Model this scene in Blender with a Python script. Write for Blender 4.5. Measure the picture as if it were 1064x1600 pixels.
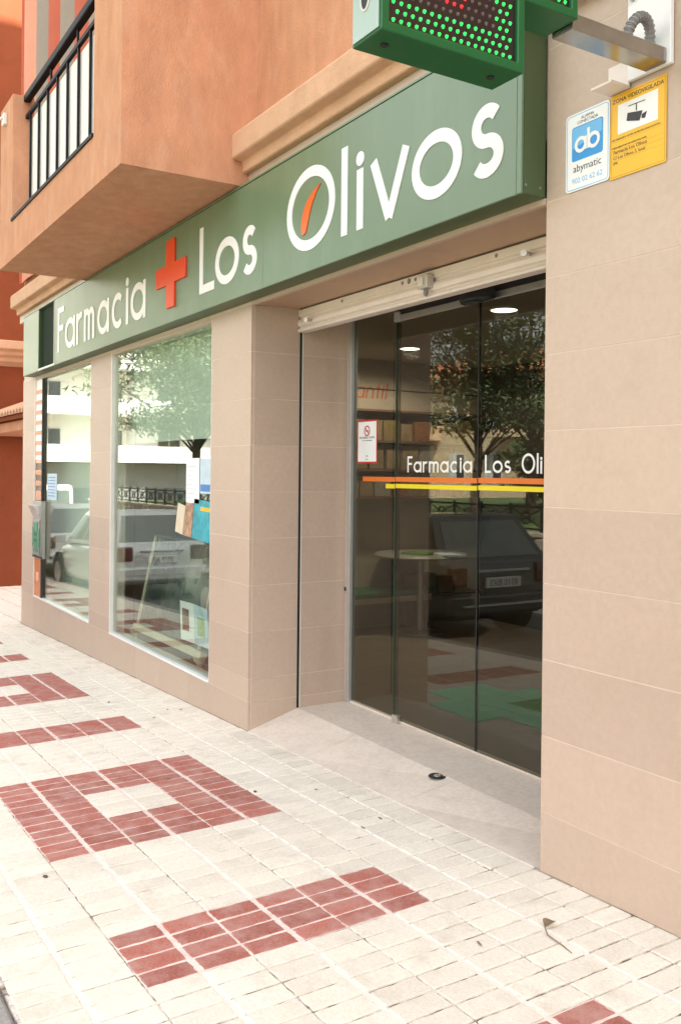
import bpy, math, random
from mathutils import Vector, Matrix
random.seed(7)
SC = bpy.context.scene
R = math.radians
for o in list(bpy.data.objects):
    bpy.data.objects.remove(o)

# ------------------------------------------------------------------ camera
YAW, ROLL = 0.5503, 0.0097
cam_d = bpy.data.cameras.new("camera")
cam = bpy.data.objects.new("camera", cam_d)
SC.collection.objects.link(cam)
cam_d.sensor_fit = 'VERTICAL'
cam_d.sensor_height = 36.0
cam_d.sensor_width = 24.0
cam_d.lens = 1436.75 * 36.0 / 1600.0
cam_d.shift_y = -60.28 / 1600.0
cam_d.clip_end = 2000
cam_d.clip_start = 0.05
Fv = Vector((-math.cos(YAW), math.sin(YAW), 0))
Rv = Fv.cross(Vector((0, 0, 1))).normalized()
Uv = Rv.cross(Fv)
R2 = math.cos(ROLL) * Rv + math.sin(ROLL) * Uv
U2 = -math.sin(ROLL) * Rv + math.cos(ROLL) * Uv
M = Matrix((R2, U2, -Fv)).transposed().to_4x4()
M.translation = Vector((5.3058, -2.58, 1.6536))
cam.matrix_world = M
SC.camera = cam

# ------------------------------------------------------------------ sky, sun, exposure
SUN_EL, SUN_AZ = R(50), R(48)          # sun stands behind the shop: the street in front lies in shade
wd = bpy.data.worlds.new("World")
SC.world = wd
wd.use_nodes = True
wn, wl = wd.node_tree.nodes, wd.node_tree.links
wn.clear()
sky = wn.new("ShaderNodeTexSky")
sky.sky_type = 'NISHITA'
sky.sun_disc = False
sky.sun_elevation = SUN_EL
sky.sun_rotation = SUN_AZ
sky.dust_density = 3.0
sky.air_density = 1.0
hs = wn.new("ShaderNodeHueSaturation")
hs.inputs['Saturation'].default_value = 0.22
tint = wn.new("ShaderNodeMix")
tint.data_type = 'RGBA'
tint.blend_type = 'MULTIPLY'
tint.inputs['Factor'].default_value = 1.0
tint.inputs[7].default_value = (1.0, 0.975, 0.95, 1)
bg = wn.new("ShaderNodeBackground")
bg.inputs['Strength'].default_value = 0.12
wo = wn.new("ShaderNodeOutputWorld")
wl.new(sky.outputs[0], hs.inputs['Color'])
wl.new(hs.outputs[0], tint.inputs[6])
wl.new(tint.outputs[2], bg.inputs['Color'])
wl.new(bg.outputs[0], wo.inputs['Surface'])

sun_d = bpy.data.lights.new("sun", 'SUN')
sun_d.energy = 5.0
sun_d.angle = R(0.6)
sun_d.color = (1.0, 0.955, 0.89)
sun = bpy.data.objects.new("sun", sun_d)
SC.collection.objects.link(sun)
sdir = Vector((math.sin(SUN_AZ) * math.cos(SUN_EL), math.cos(SUN_AZ) * math.cos(SUN_EL), math.sin(SUN_EL)))
sun.rotation_euler = sdir.to_track_quat('Z', 'Y').to_euler()
sun.location = (0, 20, 40)

SC.view_settings.view_transform = 'Standard'
SC.view_settings.look = 'None'
SC.view_settings.gamma = 1
SC.view_settings.use_curve_mapping = False
SC.view_settings.exposure = 2.5
SC.cycles.use_denoising = True
SC.cycles.max_bounces = 10
SC.cycles.transparent_max_bounces = 16
SC.cycles.sample_clamp_indirect = 6.0

GB, GC = 0.0351, 0.0106                   # the street climbs towards the camera
def G(x, y):
    return GB * x + GC * y

# ------------------------------------------------------------------ materials
MATS = {}
def nodes_of(name):
    m = bpy.data.materials.new(name)
    m.use_nodes = True
    return m, m.node_tree.nodes, m.node_tree.links, m.node_tree.nodes["Principled BSDF"]

def mat(name, col, rough=0.6, var=0.10, scale=6.0, bump=0.0, bscale=80.0, metal=0.0, spec=0.5,
        dirt=None, dirt_scale=2.0, dirt_lo=0.55, dirt_hi=0.75, rand=0.0, emit=None, estr=0.0, coat=0.0, stretch=None, stain=None):
    if name in MATS:
        return MATS[name]
    m, n, l, b = nodes_of(name)
    b.inputs['Roughness'].default_value = rough
    b.inputs['Metallic'].default_value = metal
    b.inputs['Specular IOR Level'].default_value = spec
    b.inputs['Coat Weight'].default_value = coat
    geo = n.new("ShaderNodeNewGeometry")
    pos = geo.outputs['Position']
    if stretch:
        mp = n.new("ShaderNodeMapping")
        mp.inputs['Scale'].default_value = stretch
        l.new(pos, mp.inputs['Vector'])
        pos = mp.outputs[0]
    tx = n.new("ShaderNodeTexNoise")
    tx.inputs['Scale'].default_value = scale
    tx.inputs['Detail'].default_value = 7
    tx.inputs['Roughness'].default_value = 0.65
    l.new(pos, tx.inputs['Vector'])
    mix = n.new("ShaderNodeMix")
    mix.data_type = 'RGBA'
    mix.inputs[6].default_value = (*[c * (1 - var) for c in col], 1)
    mix.inputs[7].default_value = (*[min(1, c * (1 + var)) for c in col], 1)
    rm = n.new("ShaderNodeMapRange")
    rm.inputs[1].default_value = 0.3
    rm.inputs[2].default_value = 0.7
    l.new(tx.outputs['Fac'], rm.inputs[0])
    l.new(rm.outputs[0], mix.inputs[0])
    out = mix.outputs[2]
    if rand > 0:
        oi = n.new("ShaderNodeObjectInfo")
        mr = n.new("ShaderNodeMapRange")
        mr.inputs[3].default_value = 1 - rand
        mr.inputs[4].default_value = 1 + rand
        l.new(oi.outputs['Random'], mr.inputs[0])
        mm = n.new("ShaderNodeMix")
        mm.data_type = 'RGBA'
        mm.blend_type = 'MULTIPLY'
        mm.inputs[0].default_value = 1
        l.new(out, mm.inputs[6])
        l.new(mr.outputs[0], mm.inputs[7])
        out = mm.outputs[2]
    if dirt:
        t2 = n.new("ShaderNodeTexNoise")
        t2.inputs['Scale'].default_value = dirt_scale
        t2.inputs['Detail'].default_value = 9
        t2.inputs['Roughness'].default_value = 0.7
        l.new(pos, t2.inputs['Vector'])
        m2 = n.new("ShaderNodeMapRange")
        m2.inputs[1].default_value = dirt_lo
        m2.inputs[2].default_value = dirt_hi
        l.new(t2.outputs['Fac'], m2.inputs[0])
        m3 = n.new("ShaderNodeMix")
        m3.data_type = 'RGBA'
        m3.inputs[7].default_value = (*dirt, 1)
        l.new(m2.outputs[0], m3.inputs[0])
        l.new(out, m3.inputs[6])
        out = m3.outputs[2]
    if stain:
        sc_, s_scale, s_lo, s_hi, s_amt = stain
        t4 = n.new("ShaderNodeTexNoise")
        t4.inputs['Scale'].default_value = s_scale
        t4.inputs['Detail'].default_value = 10
        t4.inputs['Roughness'].default_value = 0.62
        t4.inputs['Distortion'].default_value = 0.6
        l.new(pos, t4.inputs['Vector'])
        m4 = n.new("ShaderNodeMapRange")
        m4.inputs[1].default_value = s_lo
        m4.inputs[2].default_value = s_hi
        m4.inputs[4].default_value = s_amt
        l.new(t4.outputs['Fac'], m4.inputs[0])
        m5 = n.new("ShaderNodeMix")
        m5.data_type = 'RGBA'
        m5.inputs[7].default_value = (*sc_, 1)
        l.new(m4.outputs[0], m5.inputs[0])
        l.new(out, m5.inputs[6])
        out = m5.outputs[2]
    l.new(out, b.inputs['Base Color'])
    if bump > 0:
        t3 = n.new("ShaderNodeTexNoise")
        t3.inputs['Scale'].default_value = bscale
        t3.inputs['Detail'].default_value = 5
        l.new(pos, t3.inputs['Vector'])
        bp = n.new("ShaderNodeBump")
        bp.inputs['Strength'].default_value = bump
        bp.inputs['Distance'].default_value = 0.01
        l.new(t3.outputs['Fac'], bp.inputs['Height'])
        l.new(bp.outputs[0], b.inputs['Normal'])
    if emit:
        b.inputs['Emission Color'].default_value = (*emit, 1)
        b.inputs['Emission Strength'].default_value = estr
    MATS[name] = m
    return m

def glass(name, tint_c, f0=0.045, rough=0.0):
    m = bpy.data.materials.new(name)
    m.use_nodes = True
    n, l = m.node_tree.nodes, m.node_tree.links
    n.clear()
    o = n.new("ShaderNodeOutputMaterial")
    tr = n.new("ShaderNodeBsdfTransparent")
    tr.inputs[0].default_value = (*tint_c, 1)
    gl = n.new("ShaderNodeBsdfGlossy")
    gl.inputs['Roughness'].default_value = rough
    gl.inputs['Color'].default_value = (0.96, 1.0, 0.97, 1)
    geo = n.new("ShaderNodeNewGeometry")
    dt = n.new("ShaderNodeVectorMath")
    dt.operation = 'DOT_PRODUCT'
    l.new(geo.outputs['Incoming'], dt.inputs[0])
    l.new(geo.outputs['Normal'], dt.inputs[1])
    ab = n.new("ShaderNodeMath"); ab.operation = 'ABSOLUTE'
    l.new(dt.outputs['Value'], ab.inputs[0])
    s1 = n.new("ShaderNodeMath"); s1.operation = 'SUBTRACT'; s1.inputs[0].default_value = 1.0
    l.new(ab.outputs[0], s1.inputs[1])
    p5 = n.new("ShaderNodeMath"); p5.operation = 'POWER'; p5.inputs[1].default_value = 5.0
    l.new(s1.outputs[0], p5.inputs[0])
    ma = n.new("ShaderNodeMath"); ma.operation = 'MULTIPLY_ADD'
    ma.inputs[1].default_value = 1 - f0; ma.inputs[2].default_value = f0
    l.new(p5.outputs[0], ma.inputs[0])
    mx = n.new("ShaderNodeMixShader")
    l.new(ma.outputs[0], mx.inputs[0])
    l.new(tr.outputs[0], mx.inputs[1])
    l.new(gl.outputs[0], mx.inputs[2])
    l.new(mx.outputs[0], o.inputs['Surface'])
    return m

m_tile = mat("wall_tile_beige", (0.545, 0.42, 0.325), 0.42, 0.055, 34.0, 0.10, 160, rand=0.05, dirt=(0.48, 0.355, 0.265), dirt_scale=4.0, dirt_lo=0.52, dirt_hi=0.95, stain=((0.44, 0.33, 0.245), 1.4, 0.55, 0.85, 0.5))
m_tile_shaded = mat("soffit_tile_shaded", (0.46, 0.30, 0.195), 0.45, 0.07, 3.0, 0.08, 160, rand=0.03)  # wall tile again, with shade and warm bounce put into a browner colour
m_grout = mat("wall_grout", (0.70, 0.58, 0.475), 0.8, 0.05)
m_stucco = mat("stucco_orange", (0.60, 0.30, 0.178), 0.92, 0.12, 9.0, 0.55, 120, dirt=(0.53, 0.25, 0.14), dirt_scale=3.2, dirt_lo=0.50, dirt_hi=0.80, stain=((0.66, 0.40, 0.27), 5.5, 0.52, 0.75, 0.6), spec=0.15, stretch=(1, 1, .45))
m_stucco_pale = mat("stucco_pale_peach", (0.68, 0.42, 0.27), 0.9, 0.12, 2.5, 0.55, 55, dirt=(0.50, 0.27, 0.16), dirt_scale=1.8, dirt_lo=0.5, dirt_hi=0.85, spec=0.2)
m_terracotta = mat("stucco_terracotta", (0.255, 0.068, 0.028), 0.9, 0.12, 2.0, 0.4, 50, spec=0.2)
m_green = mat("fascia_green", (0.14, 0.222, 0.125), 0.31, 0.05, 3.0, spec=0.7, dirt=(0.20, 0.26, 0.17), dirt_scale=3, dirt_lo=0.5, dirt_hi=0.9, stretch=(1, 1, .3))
m_green_side = mat("fascia_green_shaded", (0.068, 0.105, 0.042), 0.4, 0.04, 2.0)  # fascia green with the shade of underside and return put into the colour
m_white = mat("letter_white", (0.86, 0.86, 0.84), 0.35, 0.02)
m_red = mat("emblem_red", (0.82, 0.075, 0.018), 0.2, 0.02, spec=0.4)
m_orange = mat("emblem_orange", (0.80, 0.14, 0.015), 0.25, 0.02)
m_black = mat("black_matte", (0.012, 0.012, 0.012), 0.55, 0.1)
m_dark = mat("dark_void", (0.03, 0.03, 0.028), 0.7, 0.1)
m_alu = mat("aluminium", (0.62, 0.62, 0.60), 0.35, 0.05, 8, metal=0.7)
m_alu_white = mat("white_lacquered_metal", (0.72, 0.69, 0.63), 0.4, 0.05, 8)
m_shutter = mat("shutter_cream", (0.80, 0.71, 0.635), 0.45, 0.05, 5, dirt=(0.55, 0.45, 0.37), dirt_scale=7, dirt_lo=0.60, dirt_hi=0.85)
m_steel = mat("stainless_steel", (0.42, 0.40, 0.37), 0.22, 0.18, 5, metal=1.0)
m_steel_rough = mat("brushed_steel", (0.62, 0.61, 0.59), 0.38, 0.1, 12, metal=0.9)
m_iron = mat("black_iron", (0.010, 0.009, 0.009), 0.6, 0.1, spec=0.25)
m_floor = mat("entrance_stone", (0.78, 0.69, 0.60), 0.42, 0.10, 40, 0.08, 200, stain=((0.55, 0.46, 0.38), 3.0, 0.52, 0.78, 0.4), dirt=(0.60, 0.51, 0.43), dirt_scale=9, dirt_lo=0.5, dirt_hi=0.85, rand=0.03)
m_floor_in = mat("interior_floor_tile", (0.33, 0.25, 0.18), 0.22, 0.08, 12, rand=0.04)
m_beige_brick = mat("paving_cream", (0.87, 0.81, 0.70), 0.75, 0.10, 90, 0.5, 220, dirt=(0.64, 0.58, 0.48), dirt_scale=6.0, dirt_lo=0.52, dirt_hi=0.80, rand=0.06, stain=((0.52, 0.46, 0.36), 2.6, 0.52, 0.78, 0.25), spec=0.3)
m_red_brick = mat("paving_red", (0.45, 0.155, 0.12), 0.7, 0.28, 110, 0.5, 220, dirt=(0.55, 0.33, 0.29), dirt_scale=11.0, dirt_lo=0.42, dirt_hi=0.75, rand=0.16, stain=((0.58, 0.36, 0.31), 5.0, 0.54, 0.70, 0.5), spec=0.3)
m_joint = mat("paving_grout", (0.80, 0.75, 0.67), 0.9, 0.12, 16, 0.3, 90, dirt=(0.16, 0.12, 0.085), dirt_scale=16.0, dirt_lo=0.42, dirt_hi=0.60)
m_white_joint = mat('white_cement', (0.84, 0.79, 0.72), 0.9, 0.08, 20, 0.3, 90, dirt=(0.45, 0.38, 0.30), dirt_scale=10, dirt_lo=0.60, dirt_hi=0.75)
m_kerb = mat("kerb_granite", (0.33, 0.32, 0.30), 0.8, 0.25, 60, 0.3, 120, dirt=(0.15, 0.14, 0.13), dirt_scale=4)
m_asphalt = mat("asphalt", (0.10, 0.098, 0.094), 0.85, 0.3, 50, 0.5, 140)
m_ground = mat("dry_ground", (0.16, 0.14, 0.10), 0.95, 0.3, 0.4)
m_grass = mat("garden_grass", (0.075, 0.12, 0.035), 0.9, 0.4, 1.2, 0.6, 40)
m_stone = mat("rubble_stone", (0.36, 0.31, 0.24), 0.9, 0.2, 8, 0.5, 40, rand=0.2)
m_mortar = mat("rubble_mortar", (0.42, 0.38, 0.31), 0.95, 0.1, 10)
m_bark = mat("tree_bark", (0.085, 0.062, 0.045), 0.95, 0.3, 12, 0.6, 40)
m_leaf = mat("tree_leaf", (0.095, 0.125, 0.055), 0.6, 0.45, 1.5)
m_leaf2 = mat("shrub_leaf", (0.06, 0.11, 0.03), 0.6, 0.4, 2.0)
m_wbuild = mat("white_render", (0.78, 0.76, 0.70), 0.8, 0.05, 0.8)
m_gbuild = mat("grey_cladding", (0.24, 0.25, 0.23), 0.7, 0.08, 1.5)
m_bbuild = mat("cream_render", (0.60, 0.48, 0.31), 0.85, 0.07, 0.8)
m_roof = mat("roof_tile_orange", (0.50, 0.19, 0.08), 0.85, 0.25, 3.0)
m_pane_far = mat("far_window_dark", (0.06, 0.07, 0.07), 0.1, 0.1, spec=0.8)
m_shade_far = mat("far_shutter_grey", (0.62, 0.63, 0.60), 0.6, 0.05)
m_in_wall = mat("interior_wall", (0.52, 0.43, 0.32), 0.7, 0.05)
m_in_ceil = mat("interior_ceiling", (0.55, 0.48, 0.40), 0.7, 0.04)
m_in_white = mat("interior_panel_pale", (0.72, 0.78, 0.70), 0.6, 0.04)
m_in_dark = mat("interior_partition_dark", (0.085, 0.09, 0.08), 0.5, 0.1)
m_wood = mat("shelf_wood_brown", (0.16, 0.085, 0.045), 0.5, 0.2, 5)
m_lamp = mat("downlight_lens", (0.9, 0.9, 0.85), 0.5, 0.0, emit=(1.0, 0.97, 0.88), estr=2.0)
m_mat = mat("mat_green", (0.012, 0.34, 0.11), 0.95, 0.2, 60, 0.4, 120)
m_cream = mat("cream_paint", (0.72, 0.64, 0.47), 0.5, 0.08, 9, dirt=(0.5, 0.35, 0.2), dirt_scale=8, dirt_lo=0.62, dirt_hi=0.8)
m_paper = mat("paper_white", (0.88, 0.90, 0.89), 0.6, 0.03)
m_paper_blue = mat("paper_pale_blue", (0.55, 0.70, 0.78), 0.6, 0.12, 12)
m_teal = mat("print_teal", (0.03, 0.36, 0.44), 0.5, 0.35, 14)
m_skin = mat("print_tan", (0.45, 0.27, 0.17), 0.6, 0.5, 18)
m_brown_print = mat("print_brown", (0.22, 0.10, 0.06), 0.6, 0.5, 20)
m_lime = mat("print_lime", (0.30, 0.45, 0.20), 0.6, 0.4, 30)
m_yellow = mat("print_yellow", (0.86, 0.48, 0.015), 0.4, 0.02)
m_stripe_yellow = mat("vinyl_yellow", (0.80, 0.66, 0.01), 0.4, 0.02)
m_stripe_orange = mat("vinyl_orange", (0.72, 0.17, 0.02), 0.4, 0.02)
m_blue = mat("print_blue", (0.02, 0.30, 0.72), 0.4, 0.02)
m_blue_lt = mat("print_light_blue", (0.15, 0.47, 0.80), 0.4, 0.02)
m_ink = mat("print_ink", (0.03, 0.03, 0.035), 0.5, 0.02)
m_ink_blue = mat("print_ink_blue", (0.06, 0.22, 0.55), 0.5, 0.02)
m_ink_red = mat("print_ink_red", (0.55, 0.03, 0.03), 0.5, 0.02)
m_silver_ink = mat("print_silver", (0.62, 0.66, 0.70), 0.4, 0.02)
m_panel_orange = mat("lacquer_orange", (0.62, 0.17, 0.025), 0.25, 0.06, 6)
m_cross_green = mat("cross_housing_green", (0.004, 0.115, 0.03), 0.35, 0.05, 6)
m_cross_end = mat("cross_end_mint", (0.40, 0.52, 0.46), 0.35, 0.04, 6)
m_led_panel = mat("led_board", (0.022, 0.012, 0.014), 0.3, 0.15, 30)
m_led_green = mat("led_green", (0.02, 0.4, 0.06), 0.3, 0.0, emit=(0.03, 1.0, 0.13), estr=0.30)
m_led_red = mat("led_red", (0.4, 0.02, 0.02), 0.3, 0.0, emit=(1.0, 0.03, 0.03), estr=0.24)
m_led_off = mat("led_off", (0.16, 0.12, 0.12), 0.3, 0.1)
m_awn_red = mat("awning_rust", (0.46, 0.085, 0.035), 0.9, 0.06, 8)
m_awn_grey = mat("awning_grey", (0.28, 0.225, 0.18), 0.9, 0.06, 8)
m_awn_pink = mat("awning_peach", (0.66, 0.27, 0.17), 0.9, 0.06, 8)
m_sheet = mat("balcony_screen_white", (0.80, 0.76, 0.73), 0.7, 0.04, 2.0)
m_rubber = mat("tyre_rubber", (0.02, 0.02, 0.02), 0.8, 0.1)
m_rim = mat("wheel_rim", (0.50, 0.50, 0.50), 0.3, 0.05, metal=0.8)
m_carglass = mat("car_glass", (0.15, 0.18, 0.165), 0.05, 0.1, spec=0.9)  # lighter grey-green stands in for light seen in the glass
m_tail = mat("tail_lamp_red", (0.11, 0.03, 0.03), 0.15, 0.1, spec=0.8)
m_head = mat("head_lamp_clear", (0.70, 0.72, 0.72), 0.08, 0.1, spec=0.9)
m_plate = mat("licence_plate", (0.75, 0.75, 0.72), 0.4, 0.03)
m_drainring = mat("drain_steel_dark", (0.05, 0.05, 0.05), 0.35, 0.2, metal=0.7)
m_conduit = mat("conduit_grey", (0.25, 0.24, 0.23), 0.5, 0.1)
m_brownleaf = mat("dead_leaf", (0.25, 0.18, 0.11), 0.8, 0.3, 40)
m_gum = mat("flattened_gum", (0.10, 0.09, 0.085), 0.8, 0.2, 40)
m_mirror = mat("mirror_silver", (0.80, 0.82, 0.80), 0.02, 0.0, metal=1.0)
g_win = glass("window_glass", (0.90, 0.95, 0.91), 0.075)
g_door = glass("door_glass", (0.63, 0.63, 0.58), 0.052)
g_edge = mat("glass_edge_green", (0.02, 0.09, 0.06), 0.2, 0.1)

# ------------------------------------------------------------------ mesh helpers
def tag(o, label=None, cat=None, group=None, kind=None):
    if label: o["label"] = label
    if cat: o["category"] = cat
    if group: o["group"] = group
    if kind: o["kind"] = kind
    return o

def adopt(o, parent):
    o.parent = parent
    o.matrix_parent_inverse = parent_world(parent).inverted()
    return o

def parent_world(p):
    m = Matrix.LocRotScale(p.location, p.rotation_euler, p.scale)
    if p.parent:
        return parent_world(p.parent) @ p.matrix_parent_inverse @ m
    return m

def empty(name, loc, parent=None):
    o = bpy.data.objects.new(name, None)
    o.empty_display_size = 0.1
    SC.collection.objects.link(o)
    o.location = loc
    if parent:
        adopt(o, parent)
    return o

def thing(name, label, cat, loc, group=None):
    return tag(empty(name, loc), label, cat, group)

class MB:
    def __init__(s):
        s.v, s.f = [], []
    def add(s, vs, fs):
        k = len(s.v)
        s.v += [tuple(a) for a in vs]
        s.f += [tuple(i + k for i in f) for f in fs]
        return s
    def box(s, x0, x1, y0, y1, z0, z1):
        return s.add([(x0, y0, z0), (x1, y0, z0), (x1, y1, z0), (x0, y1, z0), (x0, y0, z1), (x1, y0, z1), (x1, y1, z1), (x0, y1, z1)],
                     [(0, 3, 2, 1), (4, 5, 6, 7), (0, 1, 5, 4), (1, 2, 6, 5), (2, 3, 7, 6), (3, 0, 4, 7)])
    def bbox(s, x0, x1, y0, y1, z0, z1, b):
        """box with chamfered edges on all sides"""
        xs, ys, zs = (x0, x1), (y0, y1), (z0, z1)
        vs, idx = [], {}
        for i in (0, 1):
            for j in (0, 1):
                for k in (0, 1):
                    sx, sy, sz = (1, -1)[i], (1, -1)[j], (1, -1)[k]
                    for ax in range(3):
                        p = [xs[i], ys[j], zs[k]]
                        for a, sg in ((0, sx), (1, sy), (2, sz)):
                            if a != ax: p[a] += sg * b
                        idx[(i, j, k, ax)] = len(vs); vs.append(p)
        fs = []
        def q(a): fs.append(tuple(idx[t] for t in a))
        for i in (0, 1):
            c = [(i, 0, 0, 0), (i, 1, 0, 0), (i, 1, 1, 0), (i, 0, 1, 0)]
            q(c if i else c[::-1])
            c = [(0, i, 0, 1), (0, i, 1, 1), (1, i, 1, 1), (1, i, 0, 1)]
            q(c if i else c[::-1])
            c = [(0, 0, i, 2), (1, 0, i, 2), (1, 1, i, 2), (0, 1, i, 2)]
            q(c if i else c[::-1])
        for j in (0, 1):
            for k in (0, 1):
                q([(0, j, k, 1), (1, j, k, 1), (1, j, k, 2), (0, j, k, 2)])
                q([(j, 0, k, 0), (j, 1, k, 0), (j, 1, k, 2), (j, 0, k, 2)])
                q([(j, k, 0, 0), (j, k, 1, 0), (j, k, 1, 1), (j, k, 0, 1)])
        for i in (0, 1):
            for j in (0, 1):
                for k in (0, 1):
                    q([(i, j, k, 0), (i, j, k, 1), (i, j, k, 2)])
        return s.add(vs, fs)
    def prism(s, poly, a0, a1, axis):
        """poly: list of 2-D points; axis 0: (y,z) along x; 1: (x,z) along y; 2: (x,y) along z"""
        n = len(poly)
        def p(u, v, a): return ((a, u, v), (u, a, v), (u, v, a))[axis]
        vs = [p(u, v, a0) for u, v in poly] + [p(u, v, a1) for u, v in poly]
        fs = [tuple(range(n))[::-1], tuple(range(n, 2 * n))] + [(i, (i + 1) % n, n + (i + 1) % n, n + i) for i in range(n)]
        return s.add(vs, fs)
    def tube(s, p0, p1, r0, r1=None, n=10, cap=True):
        r1 = r0 if r1 is None else r1
        p0, p1 = Vector(p0), Vector(p1)
        d = (p1 - p0).normalized()
        a = d.orthogonal().normalized(); b = d.cross(a)
        vs = []
        for p, r in ((p0, r0), (p1, r1)):
            for i in range(n):
                t = 2 * math.pi * i / n
                vs.append(p + a * math.cos(t) * r + b * math.sin(t) * r)
        fs = [(i, (i + 1) % n, n + (i + 1) % n, n + i) for i in range(n)]
        if cap: fs += [tuple(range(n))[::-1], tuple(range(n, 2 * n))]
        return s.add(vs, fs)
    def path(s, pts, r, n=8):
        for a, b in zip(pts[:-1], pts[1:]):
            s.tube(a, b, r, r, n)
        return s
    def lathe(s, prof, c, n=20):
        k = len(prof)
        vs = [(c[0] + r * math.cos(2 * math.pi * i / n), c[1] + r * math.sin(2 * math.pi * i / n), c[2] + z) for i in range(n) for r, z in prof]
        fs = [(i * k + j, ((i + 1) % n) * k + j, ((i + 1) % n) * k + j + 1, i * k + j + 1) for i in range(n) for j in range(k - 1)]
        return s.add(vs, fs)
    def quad(s, a, b, c, d):
        return s.add([a, b, c, d], [(0, 1, 2, 3)])
    def mesh(s, name, m, smooth=False):
        me = bpy.data.meshes.new(name)
        me.from_pydata(s.v, [], s.f)
        me.materials.append(m)
        if smooth:
            for p in me.polygons: p.use_smooth = True
        me.update()
        return me
    def build(s, name, m, parent=None, smooth=False, bevel=0.0, fix=True):
        me = s.mesh(name, m, smooth)
        if fix:
            import bmesh
            bm = bmesh.new(); bm.from_mesh(me)
            bmesh.ops.recalc_face_normals(bm, faces=bm.faces)
            bm.to_mesh(me); bm.free()
        o = bpy.data.objects.new(name, me)
        SC.collection.objects.link(o)
        if parent: adopt(o, parent)
        if bevel > 0:
            bv = o.modifiers.new("bevel", 'BEVEL')
            bv.width = bevel; bv.segments = 2; bv.limit_method = 'ANGLE'
        return o

def inst(name, me, loc, parent=None, rot=(0, 0, 0), scale=(1, 1, 1)):
    o = bpy.data.objects.new(name, me)
    SC.collection.objects.link(o)
    o.location = loc; o.rotation_euler = rot; o.scale = scale
    if parent: adopt(o, parent)
    return o

# --- stroke lettering: round geometric letters made of ribbons with real thickness
def ell(cx, cz, rx, rz, a0=0, a1=360, n=40):
    return [(cx + rx * math.cos(R(a0 + (a1 - a0) * i / n)), cz + rz * math.sin(R(a0 + (a1 - a0) * i / n))) for i in range(n + 1)]

def glyph(ch, W, X, C, w):
    h = w / 2
    if ch == 'F': return [[(h, 0), (h, C)], [(w, C - h), (W, C - h)], [(w, C * .53), (W * .92, C * .53)]]
    if ch == 'L': return [[(h, 0), (h, C)], [(w, h), (W, h)]]
    if ch == 'l': return [[(W / 2, 0), (W / 2, C)]]
    if ch == 'i': return [[(W / 2, 0), (W / 2, X)], ('dot', W / 2, X * 1.17, w * .62)]
    if ch in 'oO':
        H = X if ch == 'o' else C
        return [ell(W / 2, H / 2, W / 2 - h, H / 2 - h)]
    if ch == 'a': return [ell(W / 2, X / 2, W / 2 - h, X / 2 - h), [(W - h, 0), (W - h, X)]]
    if ch == 'c': return [ell(W / 2 + .03 * W, X / 2, W / 2 - h, X / 2 - h, 48, 312)]
    if ch == 'r': return [[(h, 0), (h, X)], ell(W * .85, X * .62, W * .85 - h, X * .38 - h, 180, 82, 14)]
    if ch == 'n': return [[(h, 0), (h, X)], ell(W / 2, X * .58, W / 2 - h, X * .42 - h, 180, 0, 20), [(W - h, 0), (W - h, X * .58)]]
    if ch == 'm':
        q = W / 4
        return [[(h, 0), (h, X)], ell(q + h / 2, X * .66, q - h / 2, X * .34 - h, 180, 0, 16), [(W / 2, 0), (W / 2, X * .66)],
                ell(3 * q - h / 2, X * .66, q - h / 2, X * .34 - h, 180, 0, 16), [(W - h, 0), (W - h, X * .66)]]
    if ch == 't': return [[(W / 2, 0), (W / 2, C * .9)], [(0, X - h), (W, X - h)]]
    if ch == 'v': return [[(h, X), (W / 2, 0)], [(W / 2, 0), (W - h, X)]]
    if ch == 's':
        r = (X - w) / 4
        rx = W / 2 - h
        up = ell(W / 2, X - h - r, rx * .92, r, 35, 270, 22)
        lo = ell(W / 2, h + r, rx, r, 90, -145, 22)
        return [up[:-1] + lo]
    return []

def ribbon(mb, pts, w, y0, y1):
    n = len(pts)
    closed = n > 8 and math.dist(pts[0], pts[-1]) < 1e-6
    if closed: pts = pts[:-1]; n -= 1
    L, Rr = [], []
    for i in range(n):
        a = pts[(i - 1) % n] if (closed or i > 0) else pts[i]
        b = pts[(i + 1) % n] if (closed or i < n - 1) else pts[i]
        dx, dz = b[0] - a[0], b[1] - a[1]
        k = math.hypot(dx, dz) or 1
        nx, nz = -dz / k * w / 2, dx / k * w / 2
        L.append((pts[i][0] + nx, pts[i][1] + nz)); Rr.append((pts[i][0] - nx, pts[i][1] - nz))
    vs = [(u, y0, v) for u, v in L] + [(u, y0, v) for u, v in Rr] + [(u, y1, v) for u, v in L] + [(u, y1, v) for u, v in Rr]
    fs = []
    m = n if closed else n - 1
    for i in range(m):
        j = (i + 1) % n
        fs += [(i, j, n + j, n + i), (2 * n + i, 3 * n + i, 3 * n + j, 2 * n + j), (i, 2 * n + i, 2 * n + j, j), (n + i, n + j, 3 * n + j, 3 * n + i)]
    if not closed:
        for i in (0, n - 1): fs.append((i, n + i, 3 * n + i, 2 * n + i))
    mb.add(vs, fs)

def letter(ch, W, X, C, w, depth):
    """letter mesh in its own XZ plane, back on y=0, front towards -y"""
    mb = MB()
    for k, st in enumerate(glyph(ch, W, X, C, w)):
        d = -depth - 0.0005 * k
        if st[0] == 'dot':
            _, cx, cz, r = st
            pl = [(cx + r * math.cos(2 * math.pi * i / 20), cz + r * math.sin(2 * math.pi * i / 20)) for i in range(20)]
            mb.prism(pl, d, 0, 1)
        else:
            ribbon(mb, st, w, d, 0)
    return mb

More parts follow.
